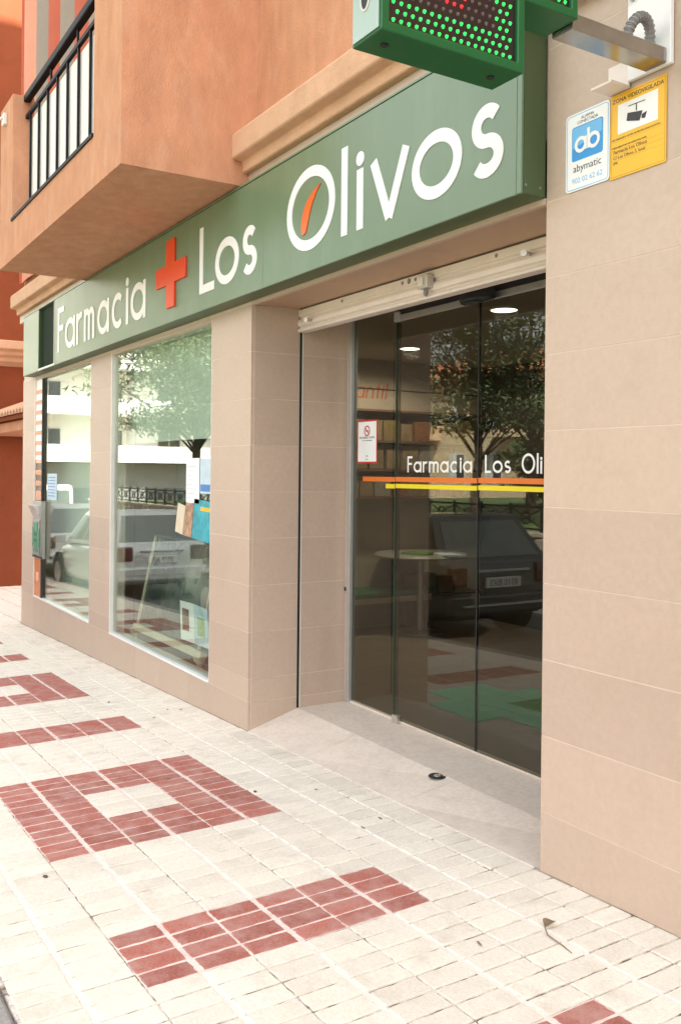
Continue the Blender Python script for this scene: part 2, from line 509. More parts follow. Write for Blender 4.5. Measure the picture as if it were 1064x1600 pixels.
def text_mesh(txt, size, m, name="lettering", align='LEFT', ext=0.0004):
    cu = bpy.data.curves.new("t", 'FONT')
    cu.body = txt; cu.size = size; cu.extrude = ext; cu.align_x = align
    cu.resolution_u = 3
    o = bpy.data.objects.new("t", cu)
    SC.collection.objects.link(o)
    bpy.context.view_layer.update()
    dg = bpy.context.evaluated_depsgraph_get()
    me = bpy.data.meshes.new_from_object(o.evaluated_get(dg))
    bpy.data.objects.remove(o)
    me.materials.clear(); me.materials.append(m)
    me.name = name
    return me
FACE_STREET = (R(90), 0, 0)       # text standing upright, read from the street

# ------------------------------------------------------------------ ground, road, pavement
def sloped_sheet(name, x0, x1, y0, y1, dz, m, kind="structure", nx=1):
    mb = MB()
    for i in range(nx):
        a = x0 + (x1 - x0) * i / nx; b = x0 + (x1 - x0) * (i + 1) / nx
        mb.quad((a, y0, G(a, y0) + dz), (b, y0, G(b, y0) + dz), (b, y1, G(b, y1) + dz), (a, y1, G(a, y1) + dz))
    o = mb.build(name, m)
    return tag(o, kind=kind)

sloped_sheet("ground", -400, 120, -300, 200, -0.16, m_ground)
sloped_sheet("road", -120, 60, -7.0, -1.9, -0.13, m_asphalt)

PX, PY = 0.0974, 0.1815          # brick pitch along and across the pavement
GX0 = 0.855                      # centre of the ring pattern nearest the entrance
YG = -0.513                      # pavement grid line at the shop-side edge of the red blocks
pav = MB()
pav.quad((-20, -1.975, G(-20, -1.93) - .0055), (9, -1.975, G(9, -1.975) - .0055), (9, 0.03, G(9, .03) - .0055), (-20, 0.03, G(-20, .03) - .0055))
pav.quad((-20, 0.03, G(-20, .03) - .0055), (-6.33, 0.03, G(-6.33, .03) - .0055), (-6.33, 8, G(-6.33, 8) - .006), (-20, 8, G(-20, 8) - .006))
pav.quad((-20, -1.975, G(-20, -1.93) - .2), (9, -1.975, G(9, -1.93) - .2), (9, -1.975, G(9, -1.975) - .0055), (-20, -1.975, G(-20, -1.975) - .0055))
pavement = tag(pav.build("pavement", m_joint, fix=False), kind="structure")

def is_red(i, j):
    """i: brick row along x (0 = first row of the ring centre block), j: column 0..5 counted from the shop side"""
    if not 0 <= j <= 5: return False
    k = i % 32
    if k < 12:                               # ring: 12 rows long, pale centre
        return not (4 <= k < 8 and j in (2, 3))
    return 20 <= k < 24                      # single band
def brick_mesh(name, m, lx, ly, seed):
    rr = random.Random(seed)
    b, h = 0.004, 0.02
    def jit(a): return a + rr.uniform(-.0012, .0012)
    X, Y = lx / 2, ly / 2
    top = [(-X + b, -Y + b, 0), (X - b, -Y + b, 0), (X - b, Y - b, 0), (-X + b, Y - b, 0)]
    nrim = 6
    rim, rim2 = [], []
    per = [((-X, -Y), (X, -Y)), ((X, -Y), (X, Y)), ((X, Y), (-X, Y)), ((-X, Y), (-X, -Y))]
    for (a, c) in per:
        for t in range(nrim):
            f = t / nrim
            px, py = a[0] + (c[0] - a[0]) * f, a[1] + (c[1] - a[1]) * f
            px += rr.uniform(-.0022, .0022); py += rr.uniform(-.0022, .0022)
            rim.append((px, py, -.004 + rr.uniform(-.001, .001)))
            rim2.append((px * (1 - b / X * .9), py * (1 - b / Y * .9), rr.uniform(-.0006, .0006)))
    n = len(rim)
    low = [(x * 1.01, y * 1.005, -h) for x, y, z in rim]
    mb = MB()
    mb.add(rim2 + rim + low, [tuple(range(n))] + [(n + i, n + (i + 1) % n, (i + 1) % n, i) for i in range(n)] +
           [(2 * n + i, 2 * n + (i + 1) % n, n + (i + 1) % n, n + i) for i in range(n)])
    return mb
LXB, LYB = PX - 0.009, PY - 0.012
var_b = [brick_mesh("paving_brick", m_beige_brick, LXB, LYB, s) for s in range(5)]
var_r = [brick_mesh("paving_brick", m_red_brick, LXB - .005, LYB - .003, 50 + s) for s in range(5)]
me_b = [v.mesh("paving_brick", m_beige_brick) for v in var_b]
me_r = [v.mesh("paving_brick", m_red_brick) for v in var_r]
def in_view(x, y):
    d = Vector((x, y, G(x, y))) - Vector((5.3058, -2.58, 1.6536))
    w = d.dot(Fv)
    if w < .3: return False
    u, v = 532 + 1436.75 * d.dot(R2) / w, 739.7 - 1436.75 * d.dot(U2) / w
    return -30 < u < 1094 and v < 1640
bricks = []
rowshift = GX0 - 6 * PX
for i in range(-160, 56):
    x = rowshift + (i + .5) * PX
    for j in range(-3, 8):
        y = YG - (j + .5) * PY
        if y > -0.01 + PY / 2 - .02: continue
        bricks.append((x, y, i, j, is_red(i, j)))
    if x < -6.5:
        for j in range(-16, -3):
            bricks.append((x, YG - (j + .5) * PY, i, j, False))
bricks = [b for b in bricks if -1.972 < b[1] - PY / 2]
camxy = Vector((5.3058, -2.58))
bricks.sort(key=lambda b: (not in_view(b[0], b[1]), (Vector((b[0], b[1])) - camxy).length))
rest = {False: MB(), True: MB()}
srot = (math.atan(GC), -math.atan(GB), 0)
for k, (x, y, i, j, red) in enumerate(bricks):
    rr = random.Random(i * 91 + j * 7)
    v = rr.randrange(5)
    # wide white joint after every second column: the columns pair up into tiles
    yy = y + (-0.003 if j % 2 else 0.003)
    dz = rr.uniform(-.0008, .0015)
    jx, jy = rr.uniform(-.0012, .0012), rr.uniform(-.0012, .0012)
    if k < 300:
        inst("paving_brick", (me_r if red else me_b)[v], (x + jx, yy + jy, G(x, y) + dz), pavement,
             (srot[0] + rr.uniform(-.004, .004), srot[1] + rr.uniform(-.006, .006), rr.uniform(-.007, .007)))
    else:
        src = (var_r if red else var_b)[v]
        rest[red].add([(a + x + jx, b + yy + jy, c + G(x + a, y + b) + dz) for a, b, c in src.v], src.f)
for red in (False, True):
    o = rest[red].build("paving_bricks", m_red_brick if red else m_beige_brick, pavement, fix=False)
    o["kind"] = "stuff"
# narrow cut strip of cream pieces along the shop wall
strip = MB()
for i in range(-120, 56):
    x = rowshift + (i + .5) * PX
    if x < -6.34: continue
    y0, y1 = YG + 2 * PY + .012, -0.004
    rr = random.Random(i)
    z = rr.uniform(-.001, .001)
    a, b = x - LXB / 2, x + LXB / 2
    strip.add([(a, y0, G(a, y0) + z), (b, y0, G(b, y0) + z), (b, y1, G(b, y1) + z), (a, y1, G(a, y1) + z),
               (a, y0, G(a, y0) - .02), (b, y0, G(b, y0) - .02), (b, y1, G(b, y1) - .02), (a, y1, G(a, y1) - .02)],
              [(0, 1, 2, 3), (0, 4, 5, 1), (1, 5, 6, 2), (3, 0, 4, 7)])
o = strip.build("paving_edge_pieces", m_beige_brick, pavement); o["kind"] = "stuff"

cement, pinkbed = MB(), MB()
for j in range(-2, 9):
    if j % 2: 
        y = YG - j * PY
        for a in range(-12, 9):
            cement.quad((a, y - .011, G(a, y) - .0042), (a + 1, y - .011, G(a + 1, y) - .0042), (a + 1, y + .011, G(a + 1, y) - .0042), (a, y + .011, G(a, y) - .0042))
for k in range(-4, 3):
    for a, b in ((0, 12), (20, 24)):
        x0, x1 = rowshift + (k * 32 + a) * PX, rowshift + (k * 32 + b) * PX
        y0, y1 = YG - 6 * PY, YG
        pinkbed.quad((x0, y0, G(x0, y0) - .0036), (x1, y0, G(x1, y0) - .0036), (x1, y1, G(x1, y1) - .0036), (x0, y1, G(x0, y1) - .0036))
o = cement.build("cement_joints", m_white_joint, pavement, fix=False)
o = pinkbed.build("red_block_joints", mat("pink_cement", (0.80, 0.62, 0.56), 0.9, 0.15, 20, 0.3, 90, dirt=(0.84, 0.76, 0.68), dirt_scale=14, dirt_lo=0.42, dirt_hi=0.56), pavement, fix=False)
grime_shade = MB()  # dark strip along the wall foot: grime plus contact shadow put into the colour
for a in range(-64, 60):
    x0, x1 = a * .1, a * .1 + .1
    if 0 <= a < 26: continue
    w_ = random.Random(a).uniform(.003, .009)
    grime_shade.add([(x0, -w_, G(x0, 0) + .001), (x1, -w_, G(x1, 0) + .001), (x1, .004, G(x1, 0) + .006), (x0, .004, G(x0, 0) + .006)], [(0, 1, 2, 3)])
o = grime_shade.build("foot_joint", mat("foot_grime_shade", (.38, .31, .24), .9, .4, 12, dirt=(.10, .08, .06), dirt_scale=6, dirt_lo=.45, dirt_hi=.65), pavement, fix=False)
kerb = tag(MB().quad((-20, -2.10, G(-20, -2.05) - .03), (9, -2.10, G(9, -2.05) - .03), (9, -1.975, G(9, -1.93) - .03), (-20, -1.975, G(-20, -1.93) - .03)).build("kerb", m_kerb, fix=False), kind="structure")
kb = MB().bbox(-.492, .492, -2.118, -1.979, -.18, .0, .012).mesh("kerb_stone", m_kerb)
for i in range(-18, 9):
    inst("kerb_stone", kb, (i + .5, 0, G(i + .5, -2) - .002), kerb, (0, -math.atan(GB), 0))

# entrance: short ramp up from the pavement and level threshold, in large stone slabs
ramp = MB()
for x0, x1 in ((0, .9), (.9, 1.77), (1.77, 2.631)):
    pass
entrance = empty("entrance_floor", (1.3, .3, .08))
tag(entrance, kind="structure")
ZF = .108
def slab(x0, x1, y0, y1, za, zb):
    mb = MB()
    g = .0015
    x0 += g; x1 -= g; y0 += g; y1 -= g
    vs = [(x0, y0, za(x0)), (x1, y0, za(x1)), (x1, y1, zb(x1)), (x0, y1, zb(x0))]
    vs += [(x, y, z - .06) for x, y, z in vs]
    mb.add(vs, [(0, 1, 2, 3), (0, 4, 5, 1), (1, 5, 6, 2), (2, 6, 7, 3), (3, 7, 4, 0)])
    return mb.build("floor_slab", m_floor, entrance)
gl = lambda x: G(x, 0) + .003
fl = lambda x: ZF
for x0, x1 in ((0, .72), (.72, 1.66), (1.66, 2.631)):
    slab(x0, x1, .002, .36, gl, fl)
for x0, x1 in ((0, 1.22), (1.22, 2.631)):
    slab(x0, x1, .36, .80, fl, fl)
MB().box(0, 2.631, .004, .80, -.1, .0).build("floor_bed", m_grout, entrance)
spot = thing("floor_drain", "round dark steel floor fitting set in the pale entrance ramp", "drain", (1.549, .325, .1))
zf = ZF - (.36 - .325) / .36 * (ZF - G(1.549, 0)) 
MB().lathe([(.0, .006), (.030, .006), (.034, .004)], (1.549, .325, zf - .001), 24).build("cover", m_drainring, spot)
MB().lathe([(.034, .0045), (.044, .006), (.047, .002)], (1.549, .325, zf - .001), 24).build("ring", m_black, spot)
MB().lathe([(.006, .0075), (.016, .0085), (.018, .006)], (1.549, .325, zf - .001), 20).build("lens", m_steel_rough, spot)

# ------------------------------------------------------------------ the shop building
XL, W1L, W1R, W2L, W2R, XR = -6.346, -5.739, -3.5075, -2.869, -.6263, 2.631
ZT, T = 2.7293, .3
ZW0, ZW1 = .186, 2.724
shop = thing("shop_building", "orange rendered building with beige tiled pharmacy ground floor", "building", (-1, 0, 0))
wall = MB()
wall.box(XL + .003, W1L, .0012, .018, -.6, 2.75)
for x0, x1, z0, z1 in ((W1L, W2R, -.6, ZW0), (W1R, W2L, ZW0, 2.75), (W2R, -.003, -.6, 2.75), (XR + .003, 6.0, -.3, 3.5),
                       (W1L, W1R, ZW1, 2.75), (W2L, W2R, ZW1, 2.75)):
    wall.box(x0, x1, .0012, .14, z0, z1)
wall.box(XL + .003, 6, .01, .14, 2.75, 3.53)
wall.box(XL + .003, XL + .15, .14, 4.5, -.6, 3.53)         # left flank
wall.box(-.14, -.0012, .14, .353, -.1, 2.75)                # reveal backing
wall.box(-.14, -.0012, .374, .78, -.1, 2.75)
wall.box(-.14, -.05, .353, .374, -.1, 2.75)
wall.box(XR + .003, XR + .14, .14, .80, -.1, 2.75)
front_wall = wall.build("front_wall", m_grout, shop)

tile_cache = {}
def wtile(x0, x1, z0, z1, m=m_tile):
    """tile on the street face: front on y=0"""
    w, h = round(x1 - x0, 4), round(z1 - z0, 4)
    if w < .02 or h < .02: return
    k = ('s', w, h, m.name)
    if k not in tile_cache:
        tile_cache[k] = MB().bbox(.0019, w - .0019, 0, .02, .0019, h - .0019, .0004).mesh("wall_tile", m)
    inst("wall_tile", tile_cache[k], (x0, random.uniform(-.0006, .0006), z0), front_wall)
def rtile(y0, y1, z0, z1, x, sgn):
    w, h = round(y1 - y0, 4), round(z1 - z0, 4)
    if w < .02 or h < .02: return
    k = ('r', w, h, sgn)
    if k not in tile_cache:
        tile_cache[k] = MB().bbox(-.02 if sgn > 0 else 0, 0 if sgn > 0 else .02, .0019, w - .0019, .0019, h - .0019, .0004).mesh("wall_tile", m_tile)
    inst("wall_tile", tile_cache[k], (x + random.uniform(-.0005, .0005), y0, z0), front_wall)
levels = [ZT - k * T for k in range(9)]            # 2.729 ... 0.329
for x0, x1 in ((XL, W1L), (W1R, W2L), (W2R, 0)):
    for k in range(8):
        z1, z0 = levels[k], levels[k + 1]
        wtile(x0, x1, z0, z1)
    wtile(x0, x1, ZW0, levels[8])
# plinth course under the shop windows
xs = [XL, W1L]
while xs[-1] + .62 < 0: xs.append(xs[-1] + .595)
xs[-1] = 0
for a, b in zip(xs[:-1], xs[1:]):
    wtile(a, b, -.42, ZW0)
# right-hand pillar
xs = [XR, 3.42, 4.32, 5.22, 6.0]
for a, b in zip(xs[:-1], xs[1:]):
    for k in range(8): wtile(a, b, levels[k + 1], levels[k])
    wtile(a, b, .029, levels[8]); wtile(a, b, -.2, .029)
    wtile(a, b, ZT, ZT + .6); wtile(a, b, ZT + .6, 3.52)
# reveal at the entrance
for k in range(8):
    for y0, y1 in ((0.0215, .353), (.374, .722)):
        rtile(y0, y1, levels[k + 1], levels[k], 0, 1)
    rtile(.0215, .353, levels[k + 1], levels[k], XR, -1); rtile(.374, .722, levels[k + 1], levels[k], XR, -1)
for y0, y1 in ((0.0215, .353), (.374, .722)):
    rtile(y0, y1, .181, .329, 0, 1); rtile(y0, y1, -.06, .181, 0, 1)
    rtile(y0, y1, .0, .329, XR, -1)
MB().box(-.048, -.002, .3535, .3735, .06, 2.70).build("shutter_guide", m_black, shop)
MB().box(-.004, .003, .372, .378, .10, 2.70).build("guide_edge", m_alu_white, shop)
# soffit over the entrance
sof = MB()
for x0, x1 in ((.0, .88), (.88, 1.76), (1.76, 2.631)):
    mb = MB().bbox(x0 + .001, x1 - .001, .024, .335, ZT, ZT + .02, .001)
    mb.build("soffit_tile", m_tile_shaded, front_wall)
MB().box(-.003, 2.634, .01, .80, ZT + .012, ZT + .25).build("lintel", m_in_ceil, shop)
MB().box(.0, 2.631, -.004, .022, ZT - .006, ZT + .018).build("soffit_trim", m_tile, shop)

# upper floors; height and unseen outer blocks shaped for the shade they cast
up = MB()
up.box(XL, 6.0, 0.0, .25, 3.53, 9.0)
up.box(12.0, 40.0, 0.0, 9.0, -.2, 10.0)  # unseen row of buildings added to shade the street on the right
up.box(XL, -.6, 2.5, 9.0, 9.3, 18.0)  # unseen setback tower added to keep the sun off the neighbouring wing
up.box(XL, XL + .25, .25, 9, 3.53, 9.0)
up.box(XL, 12.0, 0, 9, 9.0, 9.3)
up.box(6.0, 12.0, 0.0, .25, -.2, 9.0)
up.box(XL, 12.0, 8.8, 9.0, -1, 9.0)
up.build("upper_wall", m_stucco, shop)
mould_prof = [(.02, 3.90), (-.165, 3.765), (-.175, 3.745), (-.175, 3.615), (-.165, 3.607), (-.105, 3.60), (-.10, 3.575), (-.10, 3.54), (-.09, 3.533), (.02, 3.533)]
for x0, x1 in ((XL + .05, -3.36), (.05, 6.0)):
    MB().prism(mould_prof, x0, x1, 0).build("moulding", m_stucco_pale, shop, bevel=.006)
MB().box(XL + .03, 6.0, -.055, .008, 3.44, 3.531).build("frieze", m_tile, shop)

# balcony
BX0, BX1, BY = -3.36, .052, -.88
balcony = empty("balcony", (-1.6, -.44, 3.45), shop)
MB().prism([(BX0, 3.452), (BX1, 3.452), (BX1, 7.2), (-.50, 7.2), (-.50, 3.775), (-2.86, 3.775), (-2.86, 4.87), (BX0, 4.87)], BY, -.70, 1).build("parapet", m_stucco, balcony)
MB().box(BX1 - .16, BX1, -.70, .002, 3.452, 7.2).build("side_wall", m_stucco, balcony)
MB().box(BX0, BX0 + .12, -.70, .002, 3.452, 4.80).build("side_wall", m_stucco, balcony)
MB().box(BX0 + .12, BX1 - .16, -.70, .002, 3.452, 3.70).build("floor_slab", m_stucco, balcony)
MB().box(-2.858, -.502, BY - .012, BY + .10, 3.7752, 3.80).build("sill", m_iron, balcony)
YR_ = -.765
MB().bbox(-2.858, -.502, YR_ - .028, YR_ + .028, 4.815, 4.875, .006).build("top_rail", m_iron, balcony)
MB().box(-2.858, -.502, YR_ - .012, YR_ + .016, 4.675, 4.705).build("middle_rail", m_iron, balcony)
for i in range(8):
    x = -2.72 + i * .29
    MB().box(x - .0085, x + .0085, YR_ - .008, YR_ + .010, 3.775, 4.675).build("baluster", m_iron, balcony)
for x in (-2.05, -1.3):
    MB().box(x - .0085, x + .0085, YR_ - .006, YR_ + .010, 4.705, 4.815).build("baluster", m_iron, balcony)
for i in range(8):
    x = -2.845 + i * .2915
    MB().bbox(x, x + .286, YR_ + .016, YR_ + .024, 3.78, 4.64, .002).build("screen_panel", m_sheet, balcony)
# folded awning hanging against the balcony wall
awn = thing("striped_awning", "rust, peach and grey striped fabric hanging behind the balcony railing", "awning", (-5, -.06, 4.0))
x = -6.33
cols = [m_awn_red, m_awn_pink, m_awn_grey, m_awn_red, m_awn_grey, m_awn_red, m_awn_grey, m_awn_red, m_awn_grey, m_awn_red]
ws = [.12, .62, .55, .50, .55, .5, .55, .5, .55, .5]
for k, (m_, w_) in enumerate(zip(cols, ws)):
    mb = MB()
    pts = [(x + w_ * t / 6, -.06 - .014 * math.sin(math.pi * t / 6)) for t in range(7)]
    for a, b in zip(pts[:-1], pts[1:]):
        mb.add([(a[0], a[1], 3.92), (b[0], b[1], 3.92), (b[0], b[1], 8.6), (a[0], a[1], 8.6),
                (a[0], a[1] + .004, 3.92), (b[0], b[1] + .004, 3.92), (b[0], b[1] + .004, 8.6), (a[0], a[1] + .004, 8.6)],
               [(0, 1, 2, 3), (7, 6, 5, 4), (0, 4, 5, 1), (3, 2, 6, 7)])
    mb.build("fabric_stripe", m_, awn, fix=False)
    x += w_
hook = thing("wall_hook", "small white metal bracket on the balcony pier", "bracket", (-3.25, -.9, 4.72))
MB().box(-3.17, -3.09, BY - .03, BY - .001, 4.68, 4.78).build("plate", m_alu_white, hook, bevel=.004)
MB().tube((-3.13, BY - .03, 4.74), (-3.34, BY - .16, 4.75), .014).build("arm", m_alu_white, hook)

# shop windows
def window(x0, x1, name):
    w = empty("window", ((x0 + x1) / 2, .03, ZW0), shop)
    f = MB()
    t = .022
    MB().box(x0, x0 + t, -.004, .05, ZW0, ZW1).build("frame", m_alu_white, w, bevel=.002)
    MB().box(x1 - t * .5, x1, .002, .05, ZW0, ZW1).build("frame", m_alu_white, w, bevel=.002)
    MB().box(x0 + t + .0005, x1 - t * .5 - .0005, -.004, .05, ZW1 - .02, ZW1).build("frame", m_tile, w, bevel=.002)
    MB().box(x0 + t + .0005, x1 - t * .5 - .0005, -.008, .05, ZW0 - .001, ZW0 + .016).build("sill", m_white, w, bevel=.002)
    return w, t
w1, t = window(W1L, W1R, "w1")
MB().box(W1L + t + .001, W1R - t * .5 - .001, .028, .036, ZW0 + .017, ZW1 - .021).build("pane", g_win, w1)
w2, t = window(W2L, W2R, "w2")
MB().box(W2L + t + .001, -2.30, .028, .036, ZW0 + .017, ZW1 - .021).build("pane", g_win, w2)
MB().box(-2.297, W2R - t * .5 - .001, .028, .036, ZW0 + .017, ZW1 - .021).build("pane", g_win, w2)

# entrance glazing
doors = empty("entrance_doors", (1.3, .74, ZF), shop)
YD = .74
MB().box(.002, .030, YD - .015, YD + .03, ZF, 2.69).build("jamb", m_alu_white, doors, bevel=.003)
MB().box(.0305, .068, YD - .03, YD + .02, ZF, 2.69).build("jamb", m_alu, doors, bevel=.003)
MB().box(2.575, 2.629, YD - .03, YD + .02, ZF, 2.69).build("jamb", m_alu, doors, bevel=.003)
for x0, x1, y, z1 in ((.069, .600, YD, 2.688), (.594, 1.379, YD - .022, 2.60), (1.387, 2.10, YD - .022, 2.60), (2.094, 2.574, YD, 2.688)):
    p = MB().box(x0, x1, y - .005, y + .005, ZF + .022, z1).build("glass_panel", g_door, doors)
MB().box(.590, .594, YD - .028, YD - .016, ZF + .022, 2.60).build("glass_edge", g_edge, doors)
MB().box(1.3795, 1.3865, YD - .029, YD - .015, ZF + .022, 2.62).build("door_seal", m_black, doors)
MB().box(.602, 2.092, YD - .035, YD - .010, 2.602, 2.640).build("door_rail", m_steel_rough, doors, bevel=.002)
MB().box(.602, 2.092, YD - .030, YD + .05, 2.642, 2.70).build("track_gap", m_black, doors)
MB().box(.585, .640, YD - .045, YD + .0, 2.60, 2.66).build("rail_end", m_alu, doors, bevel=.003)
MB().box(.03, 2.60, YD - .012, YD + .012, ZF + .001, ZF + .014).build("threshold", m_floor, doors, bevel=.002)
MB().box(.60, .655, YD - .045, YD - .008, ZF + .0, ZF + .05).build("floor_guide", m_steel_rough, doors, bevel=.004)
MB().box(.012, .030, YD - .034, YD - .03, .86, .885).build("jamb_catch", m_black, doors)
sensor = thing("door_sensor", "black rounded motion sensor above the sliding glass doors", "sensor", (1.33, .66, 2.64))
mb = MB()
pl = [(1.29 + .27 * i / 20, .705 - .125 * math.sqrt(max(0, 1 - ((i - 10) / 10.15) ** 2)) ** 1.0) for i in range(21)]
mb.prism(pl, 2.590, 2.665, 2)
mb.build("housing", m_black, sensor, bevel=.014)
MB().box(1.37, 1.48, .60, .66, 2.584, 2.5895).build("lens_strip", m_dark, sensor, bevel=.003)

# door lettering and stripes
def place_word(glyphs, z, depth, y, parent, m, X, C, w, name="letter"):
    for ch, x0, x1 in glyphs:
        me = letter(ch, x1 - x0, X, C, w, depth).mesh(name, m)
        o = inst(name, me, (x0, y, z), parent)
s = 1.306 - .686
def spread(txt, x0, x1, sp=.16):
    wd = {'F': .55, 'a': .86, 'r': .5, 'm': 1.05, 'c': .8, 'i': .18, 'L': .55, 'o': .86, 's': .55, 'O': 1.3, 'l': .18, 'v': .8, 'n': .75, 't': .45}
    tot = sum(wd[c] for c in txt) + sp * (len(txt) - 1)
    k = (x1 - x0) / tot
    out, x = [], x0
    for c in txt:
        out.append((c, x, x + wd[c] * k)); x += (wd[c] + sp) * k
    return out
YL = YD - .0275
place_word(spread("Farmacia", .722, 1.335), 1.664, .001, YL, doors, m_white, .066, .098, .0125)
place_word(spread("Los", 1.443, 1.650), 1.664, .001, YL, doors, m_white, .066, .098, .0125)
place_word(spread("Olivos", 1.733, 2.085), 1.662, .001, YL, doors, m_white, .066, .104, .0125)
MB().box(.188, .590, YD - .0075, YD - .0055, 1.604, 1.634).build("stripe", m_stripe_orange, doors)
MB().box(.598, 1.378, YL - .001, YL, 1.606, 1.635).build("stripe", m_stripe_orange, doors)
MB().box(1.388, 2.09, YL - .001, YL, 1.608, 1.637).build("stripe", m_stripe_orange, doors)
MB().box(.458, .590, YD - .0075, YD - .0055, 1.562, 1.590).build("stripe", m_stripe_yellow, doors)
MB().box(.598, 1.378, YL - .001, YL, 1.566, 1.592).build("stripe", m_stripe_yellow, doors)
MB().box(1.388, 2.09, YL - .001, YL, 1.569, 1.595).build("stripe", m_stripe_yellow, doors)

ns = thing("no_smoking_notice", "small white red-bordered no smoking notice on the left glass panel", "notice", (.235, YD - .007, 1.86))
yn = YD - .0056
MB().box(.118, .354, yn - .001, yn, 1.722, 2.006).build("border", m_ink_red, ns)
MB().box(.128, .344, yn - .002, yn - .0011, 1.733, 1.996).build("sheet", m_paper, ns)
mb = MB(); ribbon(mb, ell(.236, 1.935, .031, .031), .009, yn - .003, yn - .0021); ribbon(mb, [(.214, 1.957), (.258, 1.913)], .008, yn - .0035, yn - .0021)
mb.build("prohibition_ring", m_ink_red, ns)
mb = MB().box(.216, .248, yn - .0026, yn - .0021, 1.931, 1.938); mb.box(.250, .256, yn - .0026, yn - .0021, 1.931, 1.938)
mb.build("cigarette", m_ink, ns)
inst("lettering", text_mesh("PROHIBIDO FUMAR", .0205, m_ink, align='CENTER'), (.236, yn - .0022, 1.884), ns, FACE_STREET)
inst("lettering", text_mesh("en este establecimiento", .013, m_ink, align='CENTER'), (.236, yn - .0022, 1.868), ns, FACE_STREET)
mb = MB(); ribbon(mb, ell(.236, 1.762, .012, .010, 20, 160, 10), .005, yn - .003, yn - .0021); mb.build("crest", mat("crest_green", (.02, .2, .08)), ns)
inst("lettering", text_mesh("JUNTA", .010, m_ink, align='CENTER'), (.236, yn - .0022, 1.745), ns, FACE_STREET)

# roller shutter bottom slats above the doors
sh = thing("roller_shutter", "cream metal roller shutter rolled up above the entrance", "shutter", (1.3, .35, 2.6))
prof = [(.338, 2.722), (.338, 2.682), (.352, 2.677), (.352, 2.664), (.336, 2.657), (.330, 2.640), (.334, 2.618), (.350, 2.611), (.350, 2.604), (.334, 2.598), (.330, 2.588), (.336, 2.578), (.40, 2.578), (.40, 2.722)]
MB().prism(prof, .004, 2.627, 0).build("bottom_slats", m_shutter, sh, bevel=.002)
lock = empty("shutter_lock", (1.42, .31, 2.66), sh)
MB().bbox(1.385, 1.465, .288, .337, 2.625, 2.698, .004).build("lock_case", m_steel_rough, lock)
MB().bbox(1.392, 1.435, .284, .2875, 2.64, 2.685, .0006).build("lock_plate", m_alu_white, lock)
MB().tube((1.43, .31, 2.6245), (1.43, .31, 2.598), .012, .014, 14).tube((1.43, .31, 2.598), (1.43, .31, 2.585), .014, .006, 14).build("lock_knob", m_conduit, lock)
for x, z in ((.18, 2.635), (2.18, 2.66)):
    MB().tube((x, .345, z), (x + .02, .285, z - .004), .011, .011, 10).tube((x + .02, .285, z - .004), (x + .022, .279, z - .004), .016, .016, 10).build("stop_bolt", m_steel_rough, sh)
for x in (.55, 1.18, 1.24, 1.30, 1.95):
    MB().tube((x, .3379, 2.70), (x, .334, 2.70), .010 if x != 1.24 else .017, .009, 12).build("rivet", m_conduit, sh)

# ------------------------------------------------------------------ fascia sign
SY, SZ0, SZ1, SX0, SX1 = -.1263, 2.7487, 3.434, -5.79, 2.624
sign = thing("shop_sign", "long green fascia sign lettered Farmacia Los Olivos", "sign", (-1.5, -.06, 2.75))
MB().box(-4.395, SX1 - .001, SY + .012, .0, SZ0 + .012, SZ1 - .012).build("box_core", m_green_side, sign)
for x0, x1 in ((SX0, -5.075), (-4.395, .402), (.405, SX1 - .028)):
    MB().bbox(x0, x1, SY, SY + .011, SZ0 + .002, SZ1 - .010, .0012).build("front_panel", m_green, sign)
MB().box(SX1 - .026, SX1, SY, SY + .011, SZ0 + .002, SZ1 - .010).build("corner_trim", m_green, sign, bevel=.001)
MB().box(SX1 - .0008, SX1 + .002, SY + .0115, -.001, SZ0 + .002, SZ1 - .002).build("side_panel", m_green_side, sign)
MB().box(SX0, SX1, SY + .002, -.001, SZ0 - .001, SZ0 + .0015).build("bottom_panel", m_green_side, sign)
MB().box(SX0, SX1, SY - .003, .0, SZ1 - .006, SZ1 + .004).build("top_trim", m_green, sign)
MB().box(-5.073, -4.397, SY - .002, SY + .011, SZ0 + .002, SZ0 + .022).build("vent_trim", m_alu_white, sign)
MB().box(-4.412, -4.397, SY - .003, SY + .011, SZ0 + .023, SZ1 - .012).build("vent_trim", m_steel_rough, sign)
MB().box(-5.073, -4.413, SY + .10, SY + .11, SZ0 + .023, SZ1 - .012).build("vent_back", m_black, sign)
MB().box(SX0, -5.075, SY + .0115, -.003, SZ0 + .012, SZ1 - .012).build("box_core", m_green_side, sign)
for i in range(16):
    x = -5.06 + i * .041
    MB().box(x, x + .006, SY + .03, SY + .095, SZ0 + .024, SZ1 - .013).build("louvre", mat("louvre_dark_green", (.02, .05, .025), .4), sign)
for y in (-.105, -.03):
    MB().tube((SX1 + .002, y, SZ0 + .035), (SX1 + .006, y, SZ0 + .035), .006, .005, 10).build("screw", m_conduit, sign)
ZB, XH, CH, SW = 2.866, .300, .450, .057
words = [("F", -4.248, -4.015), ("a", -3.964, -3.612), ("r", -3.560, -3.365), ("m", -3.306, -2.975), ("a", -2.882, -2.544), ("c", -2.474, -2.158),
         ("i", -2.100, -2.030), ("a", -1.976, -1.622), ("L", -.550, -.306), ("o", -.287, .072), ("s", .126, .325),
         ("O", .707, 1.230), ("l", 1.290, 1.355), ("i", 1.434, 1.504), ("v", 1.560, 1.888), ("o", 1.906, 2.263), ("s", 2.322, 2.523)]
place_word(words, ZB - .004, .004, SY, sign, m_white, XH, CH, SW)
